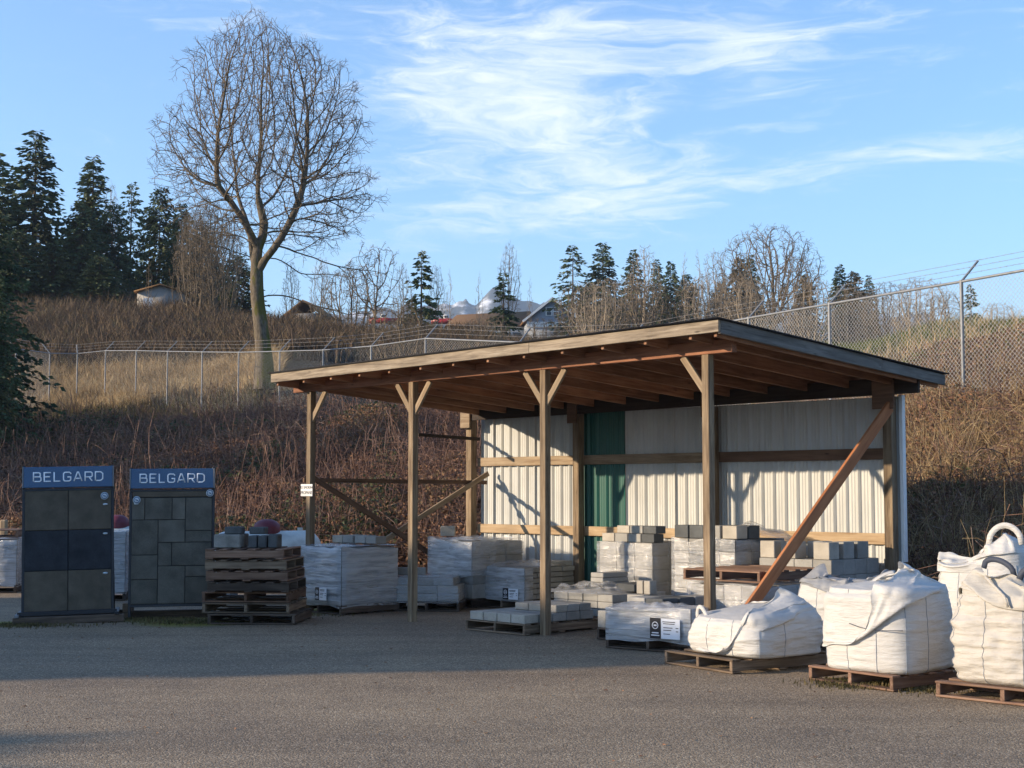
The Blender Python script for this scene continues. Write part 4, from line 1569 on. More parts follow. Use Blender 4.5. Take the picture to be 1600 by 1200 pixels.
def slack(t, w, d, h, seed, tall, mat='bag', lean=(0, 0), crown=.04, inward=.5, name='slack_top', steps=150, full=.16, mounds=()):
    """the unfilled top of a bag: a fabric tube pinned at the fill line that collapses under its own weight"""
    g = np.random.default_rng(seed)
    na, nh = 112, max(8, int(tall / .028))
    a = np.arange(na) * 2 * np.pi / na
    r = sell(a, 4.2)
    ring = np.stack([w / 2 * r * np.cos(a), d / 2 * r * np.sin(a)], 1) * .965
    P = np.zeros((nh, na, 3))
    dz = tall / (nh - 1)
    wob = fbm(np.stack([np.cos(a) * 1.6, np.sin(a) * 1.6, a * 0 + seed], 1), seed, 3)
    for k in range(nh):
        f = k / (nh - 1)
        P[k, :, :2] = ring * (1 - inward * f * .80 + .16 * wob[:, None] * f) + np.array(lean) * f * tall
        P[k, :, 2] = h - .02 + k * dz * .93
    rest1 = np.linalg.norm(P[0] - np.roll(P[0], -1, 0), axis=1)
    fr = np.arange(nh)[:, None] / (nh - 1)
    rest_h = rest1[None, :] * (1 + full * np.clip(fr * 2.5, 0, 1))
    P += g.normal(size=P.shape) * .016
    lo = np.stack([fbm(P.reshape(-1, 3) * 7, seed + 40 + q, 2).reshape(nh, na) for q in range(3)], 2)
    P += lo * .05 * fr[..., None]
    P[0, :, :2] = ring; P[0, :, 2] = h - .03
    pin = P[0].copy()
    vel = np.zeros_like(P)
    dg = np.sqrt(rest1 ** 2 + dz ** 2) * 1.03

    def pair(A, B, rest, k=1.0, wa=.5):
        dl = B - A
        L = np.linalg.norm(dl, axis=-1, keepdims=True)
        c = dl * ((L - rest[..., None]) / np.maximum(L, 1e-6)) * k
        return A + c * wa, B - c * (1 - wa)
    ev = np.arange(0, na, 2)
    for st in range(steps):
        dt = .02
        vel *= .965
        vel[:, :, 2] -= 6.0 * dt
        if st < 45:
            vel[1:, :, 0] += lean[0] * 3.0 * dt
            vel[1:, :, 1] += lean[1] * 3.0 * dt
        old = P.copy()
        P = P + vel * dt
        for it in range(9):
            for o in (0, 1):
                i = (ev + o) % na; j = (i + 1) % na
                P[:, i], P[:, j] = pair(P[:, i], P[:, j], rest_h[:, i])
            for o in (0, 1):
                A, B = P[o:nh - 1:2], P[o + 1:nh:2]
                m = min(len(A), len(B))
                P[o:nh - 1:2][:m], P[o + 1:nh:2][:m] = pair(A[:m], B[:m], np.full((m, na), dz))
            for o in (0, 1):
                for s in (1, -1):
                    A = P[o:nh - 1:2]
                    B = np.roll(P[o + 1:nh:2], s, 1)
                    m = min(len(A), len(B))
                    A2, B2 = pair(A[:m], B[:m], np.broadcast_to(dg, (m, na)), .55)
                    P[o:nh - 1:2][:m] = A2
                    P[o + 1:nh:2][:m] = np.roll(B2, -s, 1)
            # bending: keep second neighbours apart
            for o in (0, 1, 2, 3):
                i = np.arange(o, na, 4); j = (i + 2) % na
                P[:, i], P[:, j] = pair(P[:, i], P[:, j], rest_h[:, i] * 1.9, .05)
            A, B = P[:-2:4], P[2::4]
            m = min(len(A), len(B))
            P[:-2:4][:m], P[2::4][:m] = pair(A[:m], B[:m], np.full((m, na), dz * 1.9), .05)
            P[0] = pin
        # rest on the fill and outside the bag walls
        rn = ((np.abs(P[..., 0]) / (w / 2)) ** 4 + (np.abs(P[..., 1]) / (d / 2)) ** 4) ** .25
        lay = (np.arange(nh) / nh * .05)[:, None] + .012
        top = h + crown * np.clip(1 - rn ** 2, 0, 1) + lay
        for (qx, qy, qr, qh) in mounds:
            top = top + qh * np.exp(-((P[..., 0] - qx) ** 2 + (P[..., 1] - qy) ** 2) / qr ** 2)
        inside = rn < 1.0
        low = P[..., 2] < top
        up = inside & low & ((top - P[..., 2] < .10) | (rn < .82))
        P[..., 2] = np.where(up, top, P[..., 2])
        side = (rn < 1.03) & (P[..., 2] < h) & ~up
        k = np.where(side, (1.03 + lay) / np.maximum(rn, .3), 1.0)[..., None]
        P[..., :2] *= k
        P[..., 2] = np.maximum(P[..., 2], .03)
        P[0] = pin
        vel = (P - old) / dt
        vel *= np.where((up | side)[..., None], .45, 1.0)
        np.clip(vel, -3, 3, out=vel)
    def zat(x, y, rr=.07):
        k = (P[..., 0] - x) ** 2 + (P[..., 1] - y) ** 2 < rr ** 2
        return float(P[..., 2][k].max()) if k.any() else h
    t_z[t.name] = zat
    V = P.reshape(-1, 3)
    ii = (np.arange(nh - 1)[:, None] * na + np.arange(na)[None, :])
    jj = (np.arange(nh - 1)[:, None] * na + ((np.arange(na) + 1) % na)[None, :])
    F = np.stack([ii, jj, jj + na, ii + na], 2).reshape(-1, 4)
    o = link(name, mesh_np('slack', V, F, M[mat], True), t)
    md = o.modifiers.new('smooth', 'SUBSURF'); md.levels = 1; md.render_levels = 1
    return o


def lump(t, c, rx, ry, rz_, seed, mat='bag', name='gathered_cloth'):
    n, m = 64, 48
    u, v = np.meshgrid(np.arange(n) * 2 * np.pi / n, np.linspace(.02, math.pi - .02, m))
    D = np.stack([np.cos(u) * np.sin(v), np.sin(u) * np.sin(v), np.cos(v)], 2).reshape(-1, 3)
    k = 1 + .30 * ridged(D * 2.1 + seed, seed, 3) + .18 * fbm(D * 2.0 + seed * 2, seed + 2, 3)
    P = D * k[:, None] * np.array([rx, ry, rz_]) + np.array(c)
    ii = (np.arange(m - 1)[:, None] * n + np.arange(n)[None, :])
    jj = (np.arange(m - 1)[:, None] * n + ((np.arange(n) + 1) % n)[None, :])
    F = np.stack([ii, ii + n, jj + n, jj], 2).reshape(-1, 4)
    return link(name, mesh_np('lump', P, F, M[mat], True), t)


def ribbon(t, pts, wdt, nrm, mat='bag', name='lifting_loop', th=.006):
    """a flat strap along pts; nrm = flat side normal"""
    pts = [Vector(p) for p in pts]
    nrm = Vector(nrm).normalized()
    V, F = [], []
    for i, p in enumerate(pts):
        d = (pts[min(i + 1, len(pts) - 1)] - pts[max(0, i - 1)]).normalized()
        s = d.cross(nrm).normalized()
        for (q, e) in ((-1, -1), (1, -1), (1, 1), (-1, 1)):
            V.append(tuple(p + s * wdt / 2 * q + nrm * th / 2 * e))
    for i in range(len(pts) - 1):
        for k in range(4):
            F.append((4 * i + k, 4 * i + (k + 1) % 4, 4 * i + 4 + (k + 1) % 4, 4 * i + 4 + k))
    F += [(3, 2, 1, 0), tuple(4 * (len(pts) - 1) + k for k in range(4))]
    return link(name, mesh_np('strap', np.array(V), np.array(F), M[mat], False), t)


def arc(p0, p1, hgt, n=16, bend=(0, 0, 0), flat=.6):
    p0, p1 = Vector(p0), Vector(p1)
    out = []
    for k in range(n + 1):
        u = k / n
        s = math.sin(math.pi * u) ** flat
        out.append(p0.lerp(p1, u) + Vector((0, 0, hgt)) * s + Vector(bend) * s)
    return out


ZP = .131
# bag 1 : low slumped bag
m1 = G(1144.5, 1054)
pallet('weathered pallet under the low slumped bulk bag', m1, TH - R(11), .98, 1.25, 'pallet')
b1c = m1 + Vector((-.22 * CT - .66 * ST, -.22 * ST + .66 * CT, 0))
b1 = bulk_bag('low slumped white bulk bag with its slack top flopped to the left', b1c, ZP, TH - R(6), 1.0, 1.0, .38, 11, 'bag', .03, .016, (0, .10), .10)
slack(b1, .95, .95, .36, 5, .46, 'slack', (-.30, -.22), .04, .55, full=.06, mounds=((-.26, -.24, .20, .09), (.22, .20, .24, .13)))
def loop(t, x0, y0, x1, y1, hgt, wd, nrm, mat='bag', flat=.6, bend=(0, 0, 0)):
    z = t_z[t.name]
    ribbon(t, arc((x0, y0, z(x0, y0) - .03), (x1, y1, z(x1, y1) - .03), hgt, 18, bend, flat), wd, nrm, mat)


loop(b1, -.44, -.34, -.26, -.38, .12, .036, (.2, -1, .3), bend=(-.04, 0, 0))
# bag 1b : behind, between the slumped bag and the big one
q = at(1283, 1000, 14.6)
pallet('dark pallet under the stained bulk bag behind the slumped one', (q.x + .38, 14.25), TH, 1.02, 1.1, 'pallet_dark')
b2c = Vector((q.x + .38, 14.25, 0)) + Vector((-.50 * CT - .52 * ST, -.50 * ST + .52 * CT, 0))
b2 = bulk_bag('white bulk bag with grey rain-stained top behind the slumped bag', b2c, ZP, TH + R(3), .92, .95, .60, 31, 'bag', .03, .012)
slack(b2, .90, .93, .58, 9, .40, 'bag_grey', (0, .05), .02, .8, full=.08, mounds=((-.22, -.22, .16, .14), (.2, .1, .2, .12)))
# bag 2 : big clean bag
n1 = G(1396, 1082)
pallet('reddish pallet with a tilted top board under the tall clean bulk bag', n1, TH - R(9), .95, 1.20, 'pallet_red')
b3c = n1 + Vector((-.36 * CT - .52 * ST, -.36 * ST + .52 * CT, 0))
b3 = bulk_bag('tall clean white bulk bag with thin blue seams, second from the right edge', b3c, ZP, TH + R(2), .93, .93, .70, 41, 'bag', .03, .008, (0, .04), .05)
slack(b3, .90, .90, .68, 15, .48, 'slack', (-.42, -.22), .03, .65, full=.06, mounds=((-.18, -.18, .17, .22), (0, .12, .2, .14)))
loop(b3, -.18, -.10, .06, .02, .04, .05, (.3, -.3, 1))
ribbon(b3, [(-.1, -.472, .40), (.0, -.478, .375), (.12, -.482, .36), (.26, -.478, .362), (.4, -.465, .37)], .006, (0, -1, 0), 'strap_dark', 'loose_cord', .004)
# bag 3 : at the right edge
o1 = G(1464, 1089)
o1c = o1 + Vector((1.14 * CT, 1.14 * ST, 0))
pallet('brown pallet under the lumpy bulk bag at the right photo edge', o1c, TH + R(1), 1.14, 1.2, 'pallet_red')
b4c = o1 + Vector((.56 * CT - .54 * ST, .56 * ST + .54 * CT, 0))
b4 = bulk_bag('lumpy soiled bulk bag with dark webbing at the right photo edge', b4c, ZP, TH + R(1), 1.02, 1.02, .68, 55, 'bag_dirty', .02, .030, (0, 0), .08)
slack(b4, .97, .97, .66, 27, .42, 'slack_dirty', (-.05, -.05), .02, .85, full=.10, mounds=((-.30, -.26, .15, .20), (-.02, -.30, .14, .14), (.25, .1, .2, .15)))
loop(b4, -.26, -.30, .02, -.34, .10, .045, (.1, -1, .1), 'strap_dark', .35)
loop(b4, .08, -.38, .34, -.34, .13, .05, (.3, -1, .2), 'strap_dark')
ribbon(b4, [(-.2, -.40, .84), (-.08, -.46, .76), (.02, -.52, .70), (.06, -.54, .62)], .02, (0, -1, .1), 'bag_dirty', 'tie_cord')
# bag 4 : behind, tall loop
q = at(1490, 930, 13.9)
pallet('pallet hidden behind the two right-hand bulk bags', (q.x + .48, 13.5), TH, 1.05, 1.15, 'pallet_dark')
b5c = Vector((q.x + .48, 13.5, 0)) + Vector((-.52 * CT - .55 * ST, -.52 * ST + .55 * CT, 0))
b5 = bulk_bag('white bulk bag with an upright lifting loop, behind the two nearest bags', b5c, ZP, TH + R(2), 1.0, 1.0, .80, 67, 'bag', .02, .010, (.10, 0), .06)
slack(b5, .97, .97, .78, 33, .46, 'slack', (-.15, .05), .02, .75, full=.06, mounds=((-.36, -.12, .13, .16), (.26, -.26, .24, .26)))
loop(b5, .10, -.34, .42, -.32, .18, .055, (.1, -1, 0), 'bag', .45)

# ================================================================== TREES
M['needle'] = leafy('conifer_needles', [(.15, (.028, .044, .024)), (.45, (.052, .078, .036)), (.7, (.085, .11, .046)), (.95, (.13, .132, .06))], 5, .7, .15)
M['needle_brown'] = leafy('bronze_conifer_needles', [(.15, (.03, .028, .012)), (.5, (.075, .058, .024)), (.8, (.12, .085, .035))], 5, .7, .15)
M['bark_dark'] = plain('dark_bark', (.085, .068, .052), .95, 0, .35, 4, .15, .5, 20)
M['twig'] = plain('bare_twig_bark', (.150, .118, .082), .9, 0, .35, 1.5, .2)
M['twig_pale'] = plain('pale_birch_twigs', (.26, .21, .15), .9, 0, .3, 1.5, .2)


def mossy_bark():
    m, nt, bs, _ = _mat('mossy_maple_bark')
    v = coords(nt, (1, 1, .35), shift=False)
    n = noise(nt, v, 2.2, 6, .65)
    nf = noise(nt, v, 14, 5, .7)
    tc = nt.nodes.new('ShaderNodeTexCoord')
    sp = nt.nodes.new('ShaderNodeSeparateXYZ')
    nt.links.new(tc.outputs['Normal'], sp.inputs[0])
    a = nt.nodes.new('ShaderNodeMath'); a.operation = 'MULTIPLY_ADD'
    nt.links.new(sp.outputs[0], a.inputs[0]); a.inputs[1].default_value = .14
    nt.links.new(n.outputs[0], a.inputs[2])
    pz = nt.nodes.new('ShaderNodeSeparateXYZ')
    nt.links.new(tc.outputs['Object'], pz.inputs[0])
    mr = nt.nodes.new('ShaderNodeMapRange')
    mr.inputs['From Min'].default_value = 0; mr.inputs['From Max'].default_value = 9
    mr.inputs['To Min'].default_value = .07; mr.inputs['To Max'].default_value = -.18
    nt.links.new(pz.outputs[2], mr.inputs[0])
    a2 = nt.nodes.new('ShaderNodeMath'); a2.operation = 'ADD'
    nt.links.new(a.outputs[0], a2.inputs[0]); nt.links.new(mr.outputs[0], a2.inputs[1])
    bark = ramp(nt, nf.outputs[0], [(.3, (.07, .056, .04)), (.7, (.20, .165, .12))])
    c = mixc(nt, ramp(nt, a2.outputs[0], [(.50, (0, 0, 0)), (.60, (.9, .9, .9))]), bark, (.105, .098, .020))
    nt.links.new(c, bs.inputs['Base Color'])
    bs.inputs['Roughness'].default_value = .95
    bs.inputs['Specular IOR Level'].default_value = .15
    bump(nt, bs, nf.outputs[0], .7, .05)
    return m


M['mossy'] = mossy_bark()


def conifer_mesh(seed, r=.23, whorls=48, per=8, spray=.72, base=.05, open_=0.0, n_sp=20, taper=.72):
    """unit conifer, height 1: needles + trunk"""
    g = np.random.default_rng(seed)
    P, A, B, S = [], [], [], []
    br0, br1, brr = [], [], []
    for k in range(whorls):
        t = base + (1 - base) * (k / whorls) ** .92
        if g.random() < open_ * (1 - t):
            continue
        for q in range(per):
            az = g.uniform(0, 2 * math.pi)
            L = r * (1 - t) ** taper * g.uniform(.55, 1.18) + .012
            up = g.uniform(.02, .22) * (t * 1.2) - .22 * (1 - t)
            d = np.array([math.cos(az), math.sin(az), 0])
            sd = np.array([-d[1], d[0], 0])
            z0 = t + g.uniform(-.022, .022)
            pts = []
            for u in np.linspace(0, 1, 5):
                pts.append(d * L * u + np.array([0, 0, z0 + up * L * u - .34 * L * u * u + .16 * L * u ** 3]))
            br0 += pts[:-1]; br1 += pts[1:]
            brr += list(np.linspace(.0035, .0008, 4) * (1 - .6 * t))
            n = max(4, int(n_sp * (L / r) ** .8))
            for w in range(n):
                u = g.uniform(.15, 1.03)
                x = np.interp(u * 4, range(5), [p[2] for p in pts])
                c = d * L * u + np.array([0, 0, x]) + g.normal(size=3) * .005
                ang = g.uniform(-1.0, 1.0)
                a = d * math.cos(ang) + sd * math.sin(ang) + np.array([0, 0, g.uniform(-.6, .1)])
                a /= np.linalg.norm(a)
                b = np.cross(a, g.normal(size=3)); b /= np.linalg.norm(b)
                P.append(c); A.append(a); B.append(b); S.append(spray * .075 * g.uniform(.6, 1.3) * (.55 + .45 * (1 - t)))
    P, A, B, S = np.array(P), np.array(A), np.array(B), np.array(S)[:, None]
    V = np.stack([P, P + A * S * .5 + B * S * .24, P + A * S * 1.15, P + A * S * .5 - B * S * .24], 1).reshape(-1, 3)
    F = np.arange(len(V)).reshape(-1, 4)
    tv, tf = tube([(0, 0, -.03), (0, 0, .3), (.003, 0, .65), (0, 0, .995)], [.017, .013, .007, .001], 7)
    bv, bf = segs(br0, br1, brr, brr, 3)
    T = join([(tv, tf), (bv, bf)])
    return (V, F), T


CON = {}
for nm, kw in {'fir': dict(seed=1, r=.30), 'fir2': dict(seed=2, r=.27, whorls=40), 'slim': dict(seed=3, r=.13, whorls=50, per=9, taper=.5, spray=.5),
               'open': dict(seed=4, r=.33, whorls=34, per=6, open_=.35, spray=.75), 'broad': dict(seed=5, r=.40, whorls=50, per=10, taper=.50, base=.01, n_sp=24), 'young': dict(seed=6, r=.24, whorls=28, per=6, spray=.85, open_=.15),
               'big': dict(seed=7, r=.34, whorls=60, per=9, n_sp=34, spray=.40, base=.0, taper=.7)}.items():
    (V, F), (tv, tf) = conifer_mesh(**kw)
    CON[nm] = (mesh_np('crown', V, F, M['needle']), mesh_np('trunk', tv, tf, M['bark_dark'], True), mesh_np('crown_bronze', V, F, M['needle_brown']))


def conifer(kind, label, px, ytop, Y, h, bronze=False, group='conifers along the hill', ybase=None, rz=None, sx=1.0):
    x = (px - 800) * Y / FPX * 1.0
    ztop = at(px, ytop, Y).z
    zb = zt1(x, Y) - .2
    H = ztop - zb if h is None else h
    z = ztop - H
    t = thing('conifer_tree', label, 'conifer', (x, Y, z), random.uniform(0, 6.28) if rz is None else rz, group)
    t.scale = (H * sx, H * sx, H)
    link('crown', CON[kind][2 if bronze else 0], t)
    link('trunk', CON[kind][1], t)
    return t


conifer('fir', 'tallest pointed fir at the left of the hilltop trees', 45, 205, 112, None)
conifer('slim', 'narrow column-shaped conifer right of the tallest fir', 137, 245, 116, None, sx=1.15)
conifer('broad', 'broad dark conifer filling the base of the narrow column-shaped one', 120, 318, 109, None, sx=.95)
conifer('broad', 'dense dark conifer between the narrow column tree and the pale hall', 170, 318, 114, None, sx=.75)
conifer('open', 'thin-topped fir in the gap left of the pale hall', 198, 284, 118, None, sx=.75)
conifer('broad', 'bronze-tinged bushy conifer standing over the pale hall', 244, 292, 121, None, sx=.62)
conifer('broad', 'dark bushy conifer just right of the bronze-tinged one', 278, 318, 119, None, sx=.6)
conifer('broad', 'dark conifer behind the twiggy olive tree', 312, 352, 117, None, sx=.7)
conifer('broad', 'low dark conifer close left of the big maple trunk', 368, 398, 106, None, sx=1.1)
conifer('broad', 'low bushy dark conifer right of the pale hall', 335, 410, 108, None, sx=1.1)
conifer('fir2', 'dark fir at the left photo edge on the hilltop', -18, 240, 108, None, sx=1.2)
conifer('broad', 'short dark conifer under the tallest fir', 78, 380, 107, None, sx=1.3)
conifer('broad', 'short dark conifer at the left foot of the hilltop trees', 20, 360, 106, None, sx=1.3)
conifer('broad', 'small dark conifer at the right foot of the column-shaped tree', 150, 400, 106, None, sx=1.5)
conifer('big', 'near dark fir with drooping boughs cut by the left photo edge', -30, 262, 43, None, group='conifers near the fence', sx=.80)
conifer('big', 'low dark fir bough clump at the left edge in front of the fence', -14, 420, 40, None, group='conifers near the fence', sx=.70)
conifer('young', 'slender young spruce left of the snowy peak', 657, 390, 92, None, sx=.95)
conifer('young', 'small dense spruce in front of the gabled house roof', 787, 425, 100, None, sx=1.1)
conifer('open', 'ragged fir with stray side boughs right of the gabled house', 896, 381, 175, None, sx=1.0)
conifer('fir', 'shapely tall fir behind the ragged one', 943, 380, 182, None, sx=1.0)
conifer('fir2', 'slim fir rising behind the bare birch', 991, 390, 190, None, sx=.8)
conifer('fir2', 'short dark fir right of the bare birch', 1028, 405, 186, None, sx=.75)
conifer('fir', 'dark pointed fir in the middle of the right tree belt', 1050, 409, 180, None, sx=.8)
conifer('broad', 'dark fir low in the right tree belt', 1075, 428, 178, None, sx=.7)
conifer('broad', 'bronze bushy conifer left of the round bare tree', 1158, 402, 170, None, True, sx=.62)
conifer('broad', 'bronze bushy conifer low beside the bare alders', 1128, 440, 168, None, True, sx=.62)
conifer('fir2', 'thin dark fir just left of the round bare tree', 1175, 398, 185, None, sx=.7)
conifer('fir', 'green conifer seen just above the near fence rail', 1316, 414, 150, None, sx=.8)
conifer('broad', 'bronze conifer right of the green one above the fence rail', 1338, 424, 148, None, True, sx=.7)
conifer('fir2', 'small dark conifer right of the bronze one above the fence', 1362, 430, 152, None, sx=.7)
conifer('broad', 'bronze conifer at the right flank of the round bare tree', 1262, 428, 152, None, True, sx=.6)
conifer('young', 'little dark conifer seen through the fence near the right post', 1522, 443, 75, None, sx=.85)


def colonise(At, N, par, g, D, INF, KILL, frozen=0, iters=120, jit=.16, keep=.45):
    """space colonisation: grow the skeleton N/par towards attractors At"""
    alive = np.ones(len(At), bool)
    kids = {}
    for it in range(iters):
        kd = kdtree.KDTree(len(N))
        for i, p in enumerate(N):
            if i >= frozen:
                kd.insert(p, i)
        kd.balance()
        acc = {}
        for a in np.nonzero(alive)[0]:
            co, i, d = kd.find(At[a])
            if d < KILL:
                alive[a] = False
            elif d < INF * (2.2 if it < 25 else 1):
                v = (At[a] - N[i]) / d
                acc[i] = acc.get(i, 0) + v
        if not acc:
            break
        nn = 0
        for i, v in acc.items():
            if kids.get(i, 0) >= 3:
                continue
            kids[i] = kids.get(i, 0) + 1
            v = v / (np.linalg.norm(v) + 1e-9) + g.normal(size=3) * jit + np.array([0, 0, .22])
            p0 = N[par[i]] if par[i] >= 0 else N[i] - np.array([0, 0, 1])
            v = v + (N[i] - p0) / (np.linalg.norm(N[i] - p0) + 1e-9) * keep
            v /= np.linalg.norm(v)
            N.append(N[i] + v * D); par.append(i)


def add_twigs(N, par, g, L0, skip, p_side=.45, tips=3):
    n = len(N)
    ch = [0] * n
    for i in range(n):
        if par[i] >= 0:
            ch[par[i]] += 1
    def add(p, q):
        N.append(p); par.append(q)
        return len(N) - 1
    for i in range(skip, n):
        if par[i] < 0:
            continue
        m = tips if ch[i] == 0 else (1 if g.random() < p_side else 0)
        d = N[i] - N[par[i]]
        d /= np.linalg.norm(d) + 1e-9
        for q in range(m):
            v = d + g.normal(size=3) * .6 + np.array([0, 0, .15]); v /= np.linalg.norm(v)
            L = L0 * g.uniform(.6, 1.3)
            j = add(N[i] + v * L, i)
            for w in range(2):
                if g.random() < .75:
                    v2 = v + g.normal(size=3) * .65; v2 /= np.linalg.norm(v2)
                    add(N[j] + v2 * L * .75, j)


def radii(N, par, tip, e, rmax):
    n = len(N)
    acc = np.zeros(n); r = np.zeros(n)
    for i in range(n - 1, -1, -1):
        r[i] = max(acc[i], tip ** e) ** (1 / e)
        if par[i] >= 0:
            acc[par[i]] += r[i] ** e
    return np.minimum(r, rmax)


def bare_mesh(seed, crown=(.62, .34, .36), n=420, stems=1, cone=0.0, base=.22, kill=.055, D=.03, tip=.0011, fork=.2):
    """unit bare tree; crown = (centre height, half width, half height)"""
    g = np.random.default_rng(seed)
    pts = []
    while len(pts) < n:
        q = g.uniform(-1, 1, 3)
        if (q ** 2).sum() > 1 or g.random() > .3 + .7 * (q ** 2).sum():
            continue
        z = crown[0] + q[2] * crown[2]
        s = crown[1] * (1 - cone * max(0, q[2]))
        pts.append((q[0] * s, q[1] * s, z))
    N, par = [], []
    for s in range(stems):
        a = g.uniform(0, 6.28)
        o = np.array([math.cos(a), math.sin(a), 0]) * (.03 if stems > 1 else 0)
        last = -1
        for k in range(5):
            f = k / 4
            N.append(o * (1 + 2.5 * f) + np.array([g.normal() * .008 * f, g.normal() * .008 * f, base * f - .02 * (k == 0)])); par.append(last)
            last = len(N) - 1
    colonise(np.array(pts), N, par, g, D, .35, kill, 0, 70)
    add_twigs(N, par, g, D * 1.15, 5 * stems + 2, .5, 3)
    r = radii(N, par, tip, 2.2, .03)
    P, pr = np.array(N), np.array(par)
    ix = np.nonzero(pr >= 0)[0]
    return segs(P[pr[ix]], P[ix], np.minimum(r[pr[ix]], r[ix] * 1.3), r[ix], 3)


BARE = {}
for nm, kw in {'round': dict(seed=11, crown=(.60, .42, .40), n=1500, base=.16, D=.02, kill=.034, tip=.0008), 'upright': dict(seed=12, crown=(.60, .20, .40), n=700, base=.2, cone=.4, D=.022, kill=.035, tip=.0008), 'bush': dict(seed=13, crown=(.52, .40, .48), n=900, stems=7, base=.10, D=.022, kill=.036, tip=.0010),
               'thin': dict(seed=14, crown=(.62, .13, .38), n=110, base=.3, cone=.6), 'birch': dict(seed=15, crown=(.58, .27, .42), n=800, base=.25, cone=.45, D=.022, kill=.035, tip=.0008),
               'wide': dict(seed=16, crown=(.66, .36, .34), n=260, base=.3)}.items():
    V, F = bare_mesh(**kw)
    pale = mesh_np('bare_pale', V, F, M['twig_pale'])
    BARE[nm] = (mesh_np('bare', V, F, M['twig']), pale)
crown_only = {}


def bare(kind, label, px, ytop, Y, sx=1.0, pale=False, rz=None, group='leafless trees on the hill', sink=.2, name='bare_tree', cat='tree'):
    x = (px - 800) * Y / FPX
    ztop = at(px, ytop, Y).z
    zb = zt1(x, Y) - sink
    H = ztop - zb
    t = thing(name, label, cat, (x, Y, zb), random.uniform(0, 6.28) if rz is None else rz, group)
    t.scale = (H * sx, H * sx, H)
    me = BARE[kind][1 if pale else 0]
    link('branches', me, t)
    tv, tf = tube([(0, 0, -.02), (0, 0, .06), (.002, 0, .12)], [.02, .017, .015], 7)
    link('trunk', trunk_stub, t)
    return t


tv, tf = tube([(0, 0, -.03), (0, 0, .05), (0, 0, .10)], [.019, .016, .013], 7)
trunk_stub = mesh_np('trunk_stub', tv, tf, M['twig'], True)

bare('round', 'round-headed leafless tree, biggest in the right tree belt', 1207, 352, 160, 1.0)
bare('birch', 'pale drooping bare birch among the right-hand firs', 1008, 384, 168, .8, True)
bare('thin', 'thin bare pole tree in the right tree belt', 1072, 388, 160, .5, True)
bare('thin', 'second thin bare pole tree, left of the bare alders', 1093, 384, 158, .55, True)
bare('upright', 'pale bare alder left of the bronze conifers', 1118, 388, 162, .85, True)
bare('bush', 'leafless thicket under the ragged fir', 905, 440, 150, .9)
bare('bush', 'leafless thicket below the shapely fir', 950, 432, 146, .8, True)
bare('bush', 'leafless thicket below the bare birch', 985, 428, 150, .9)
bare('bush', 'leafless thicket at the foot of the thin pole trees', 1082, 436, 145, .9)
bare('bush', 'leafless thicket left of the round bare tree', 1150, 425, 145, .9, True)
bare('bush', 'leafless thicket at the right flank of the round bare tree', 1245, 398, 140, .7)
bare('bush', 'leafless bushes behind the near fence, left group', 1395, 440, 95, 1.1)
bare('bush', 'leafless bushes behind the near fence, middle group', 1445, 432, 92, 1.1, True)
bare('bush', 'leafless bushes behind the near fence, right group', 1478, 455, 85, 1.2)
bare('bush', 'leafless bushes on the skyline at the right photo edge', 1565, 472, 80, 1.3, True)
bare('upright', 'tall wispy bare tree rising behind the small dense spruce', 796, 376, 118, .62)
bare('thin', 'wispy bare sapling left of the small dense spruce', 748, 420, 105, .5, True)
bare('thin', 'bare sapling between spruce and snowy peak', 702, 415, 96, .5, True)
bare('upright', 'bare tree right beside the slender young spruce', 681, 410, 102, .6)
bare('thin', 'leaning bare sapling just left of the gabled house', 828, 428, 112, .4)
bare('wide', 'twisted bare tree right of the big maple', 583, 375, 78, .75)
bare('upright', 'forked bare tree left of the slender young spruce', 628, 415, 84, .7)
bare('bush', 'bare scrub in the gap right of the big maple', 545, 412, 92, .9)
bare('upright', 'bare tree behind the low right limbs of the big maple', 500, 398, 96, .7)
bare('upright', 'bare tree close behind the trunk of the big maple', 452, 405, 99, .6)
bare('round', 'twiggy olive-brown tree left of the big maple', 325, 306, 100, .6)
bare('bush', 'dense olive scrub tree in front of the hilltop conifers', 345, 350, 97, .6)
bare('round', 'twiggy brown tree beside the bushy one left of the big maple', 310, 318, 101, .55)
bare('bush', 'bushy bare tree against the hilltop conifers', 300, 330, 98, .45)
bare('upright', 'bare tree between the column conifer and the thin-topped fir', 166, 282, 122, .45, True)
bare('bush', 'bare scrub beside the fence behind the shed roof', 620, 470, 62, 1.2)
bare('bush', 'low bare scrub left of the slender young spruce', 640, 492, 70, 1.4)
bare('bush', 'low bare scrub under the small dense spruce', 760, 490, 80, 1.4, True)
bare('bush', 'low bare scrub under the gabled house', 850, 496, 85, 1.4)

bare('bush', 'leftmost brown bare shrub from left along the right tree belt', 926, 440, 141, 0.9, True)
bare('bush', 'second brown bare shrub from left along the right tree belt', 1012, 438, 144, 0.9, False)
bare('bush', 'third brown bare shrub from left along the right tree belt', 1104, 428, 143, 0.9, True)
bare('bush', 'fourth brown bare shrub from left along the right tree belt', 1176, 436, 135, 1.0, True)
bare('bush', 'fifth brown bare shrub from left along the right tree belt', 1272, 430, 138, 0.9, True)
bare('bush', 'sixth brown bare shrub from left along the right tree belt', 1330, 446, 141, 1.0, True)
bare('bush', 'rightmost brown bare shrub from left along the right tree belt', 1372, 452, 137, 1.0, False)
bare('thin', 'thin bare trunk in front of the left end of the pale hall', 228, 395, 101, .5)
bare('thin', 'thin bare trunk in front of the right end of the pale hall', 266, 380, 101, .5)
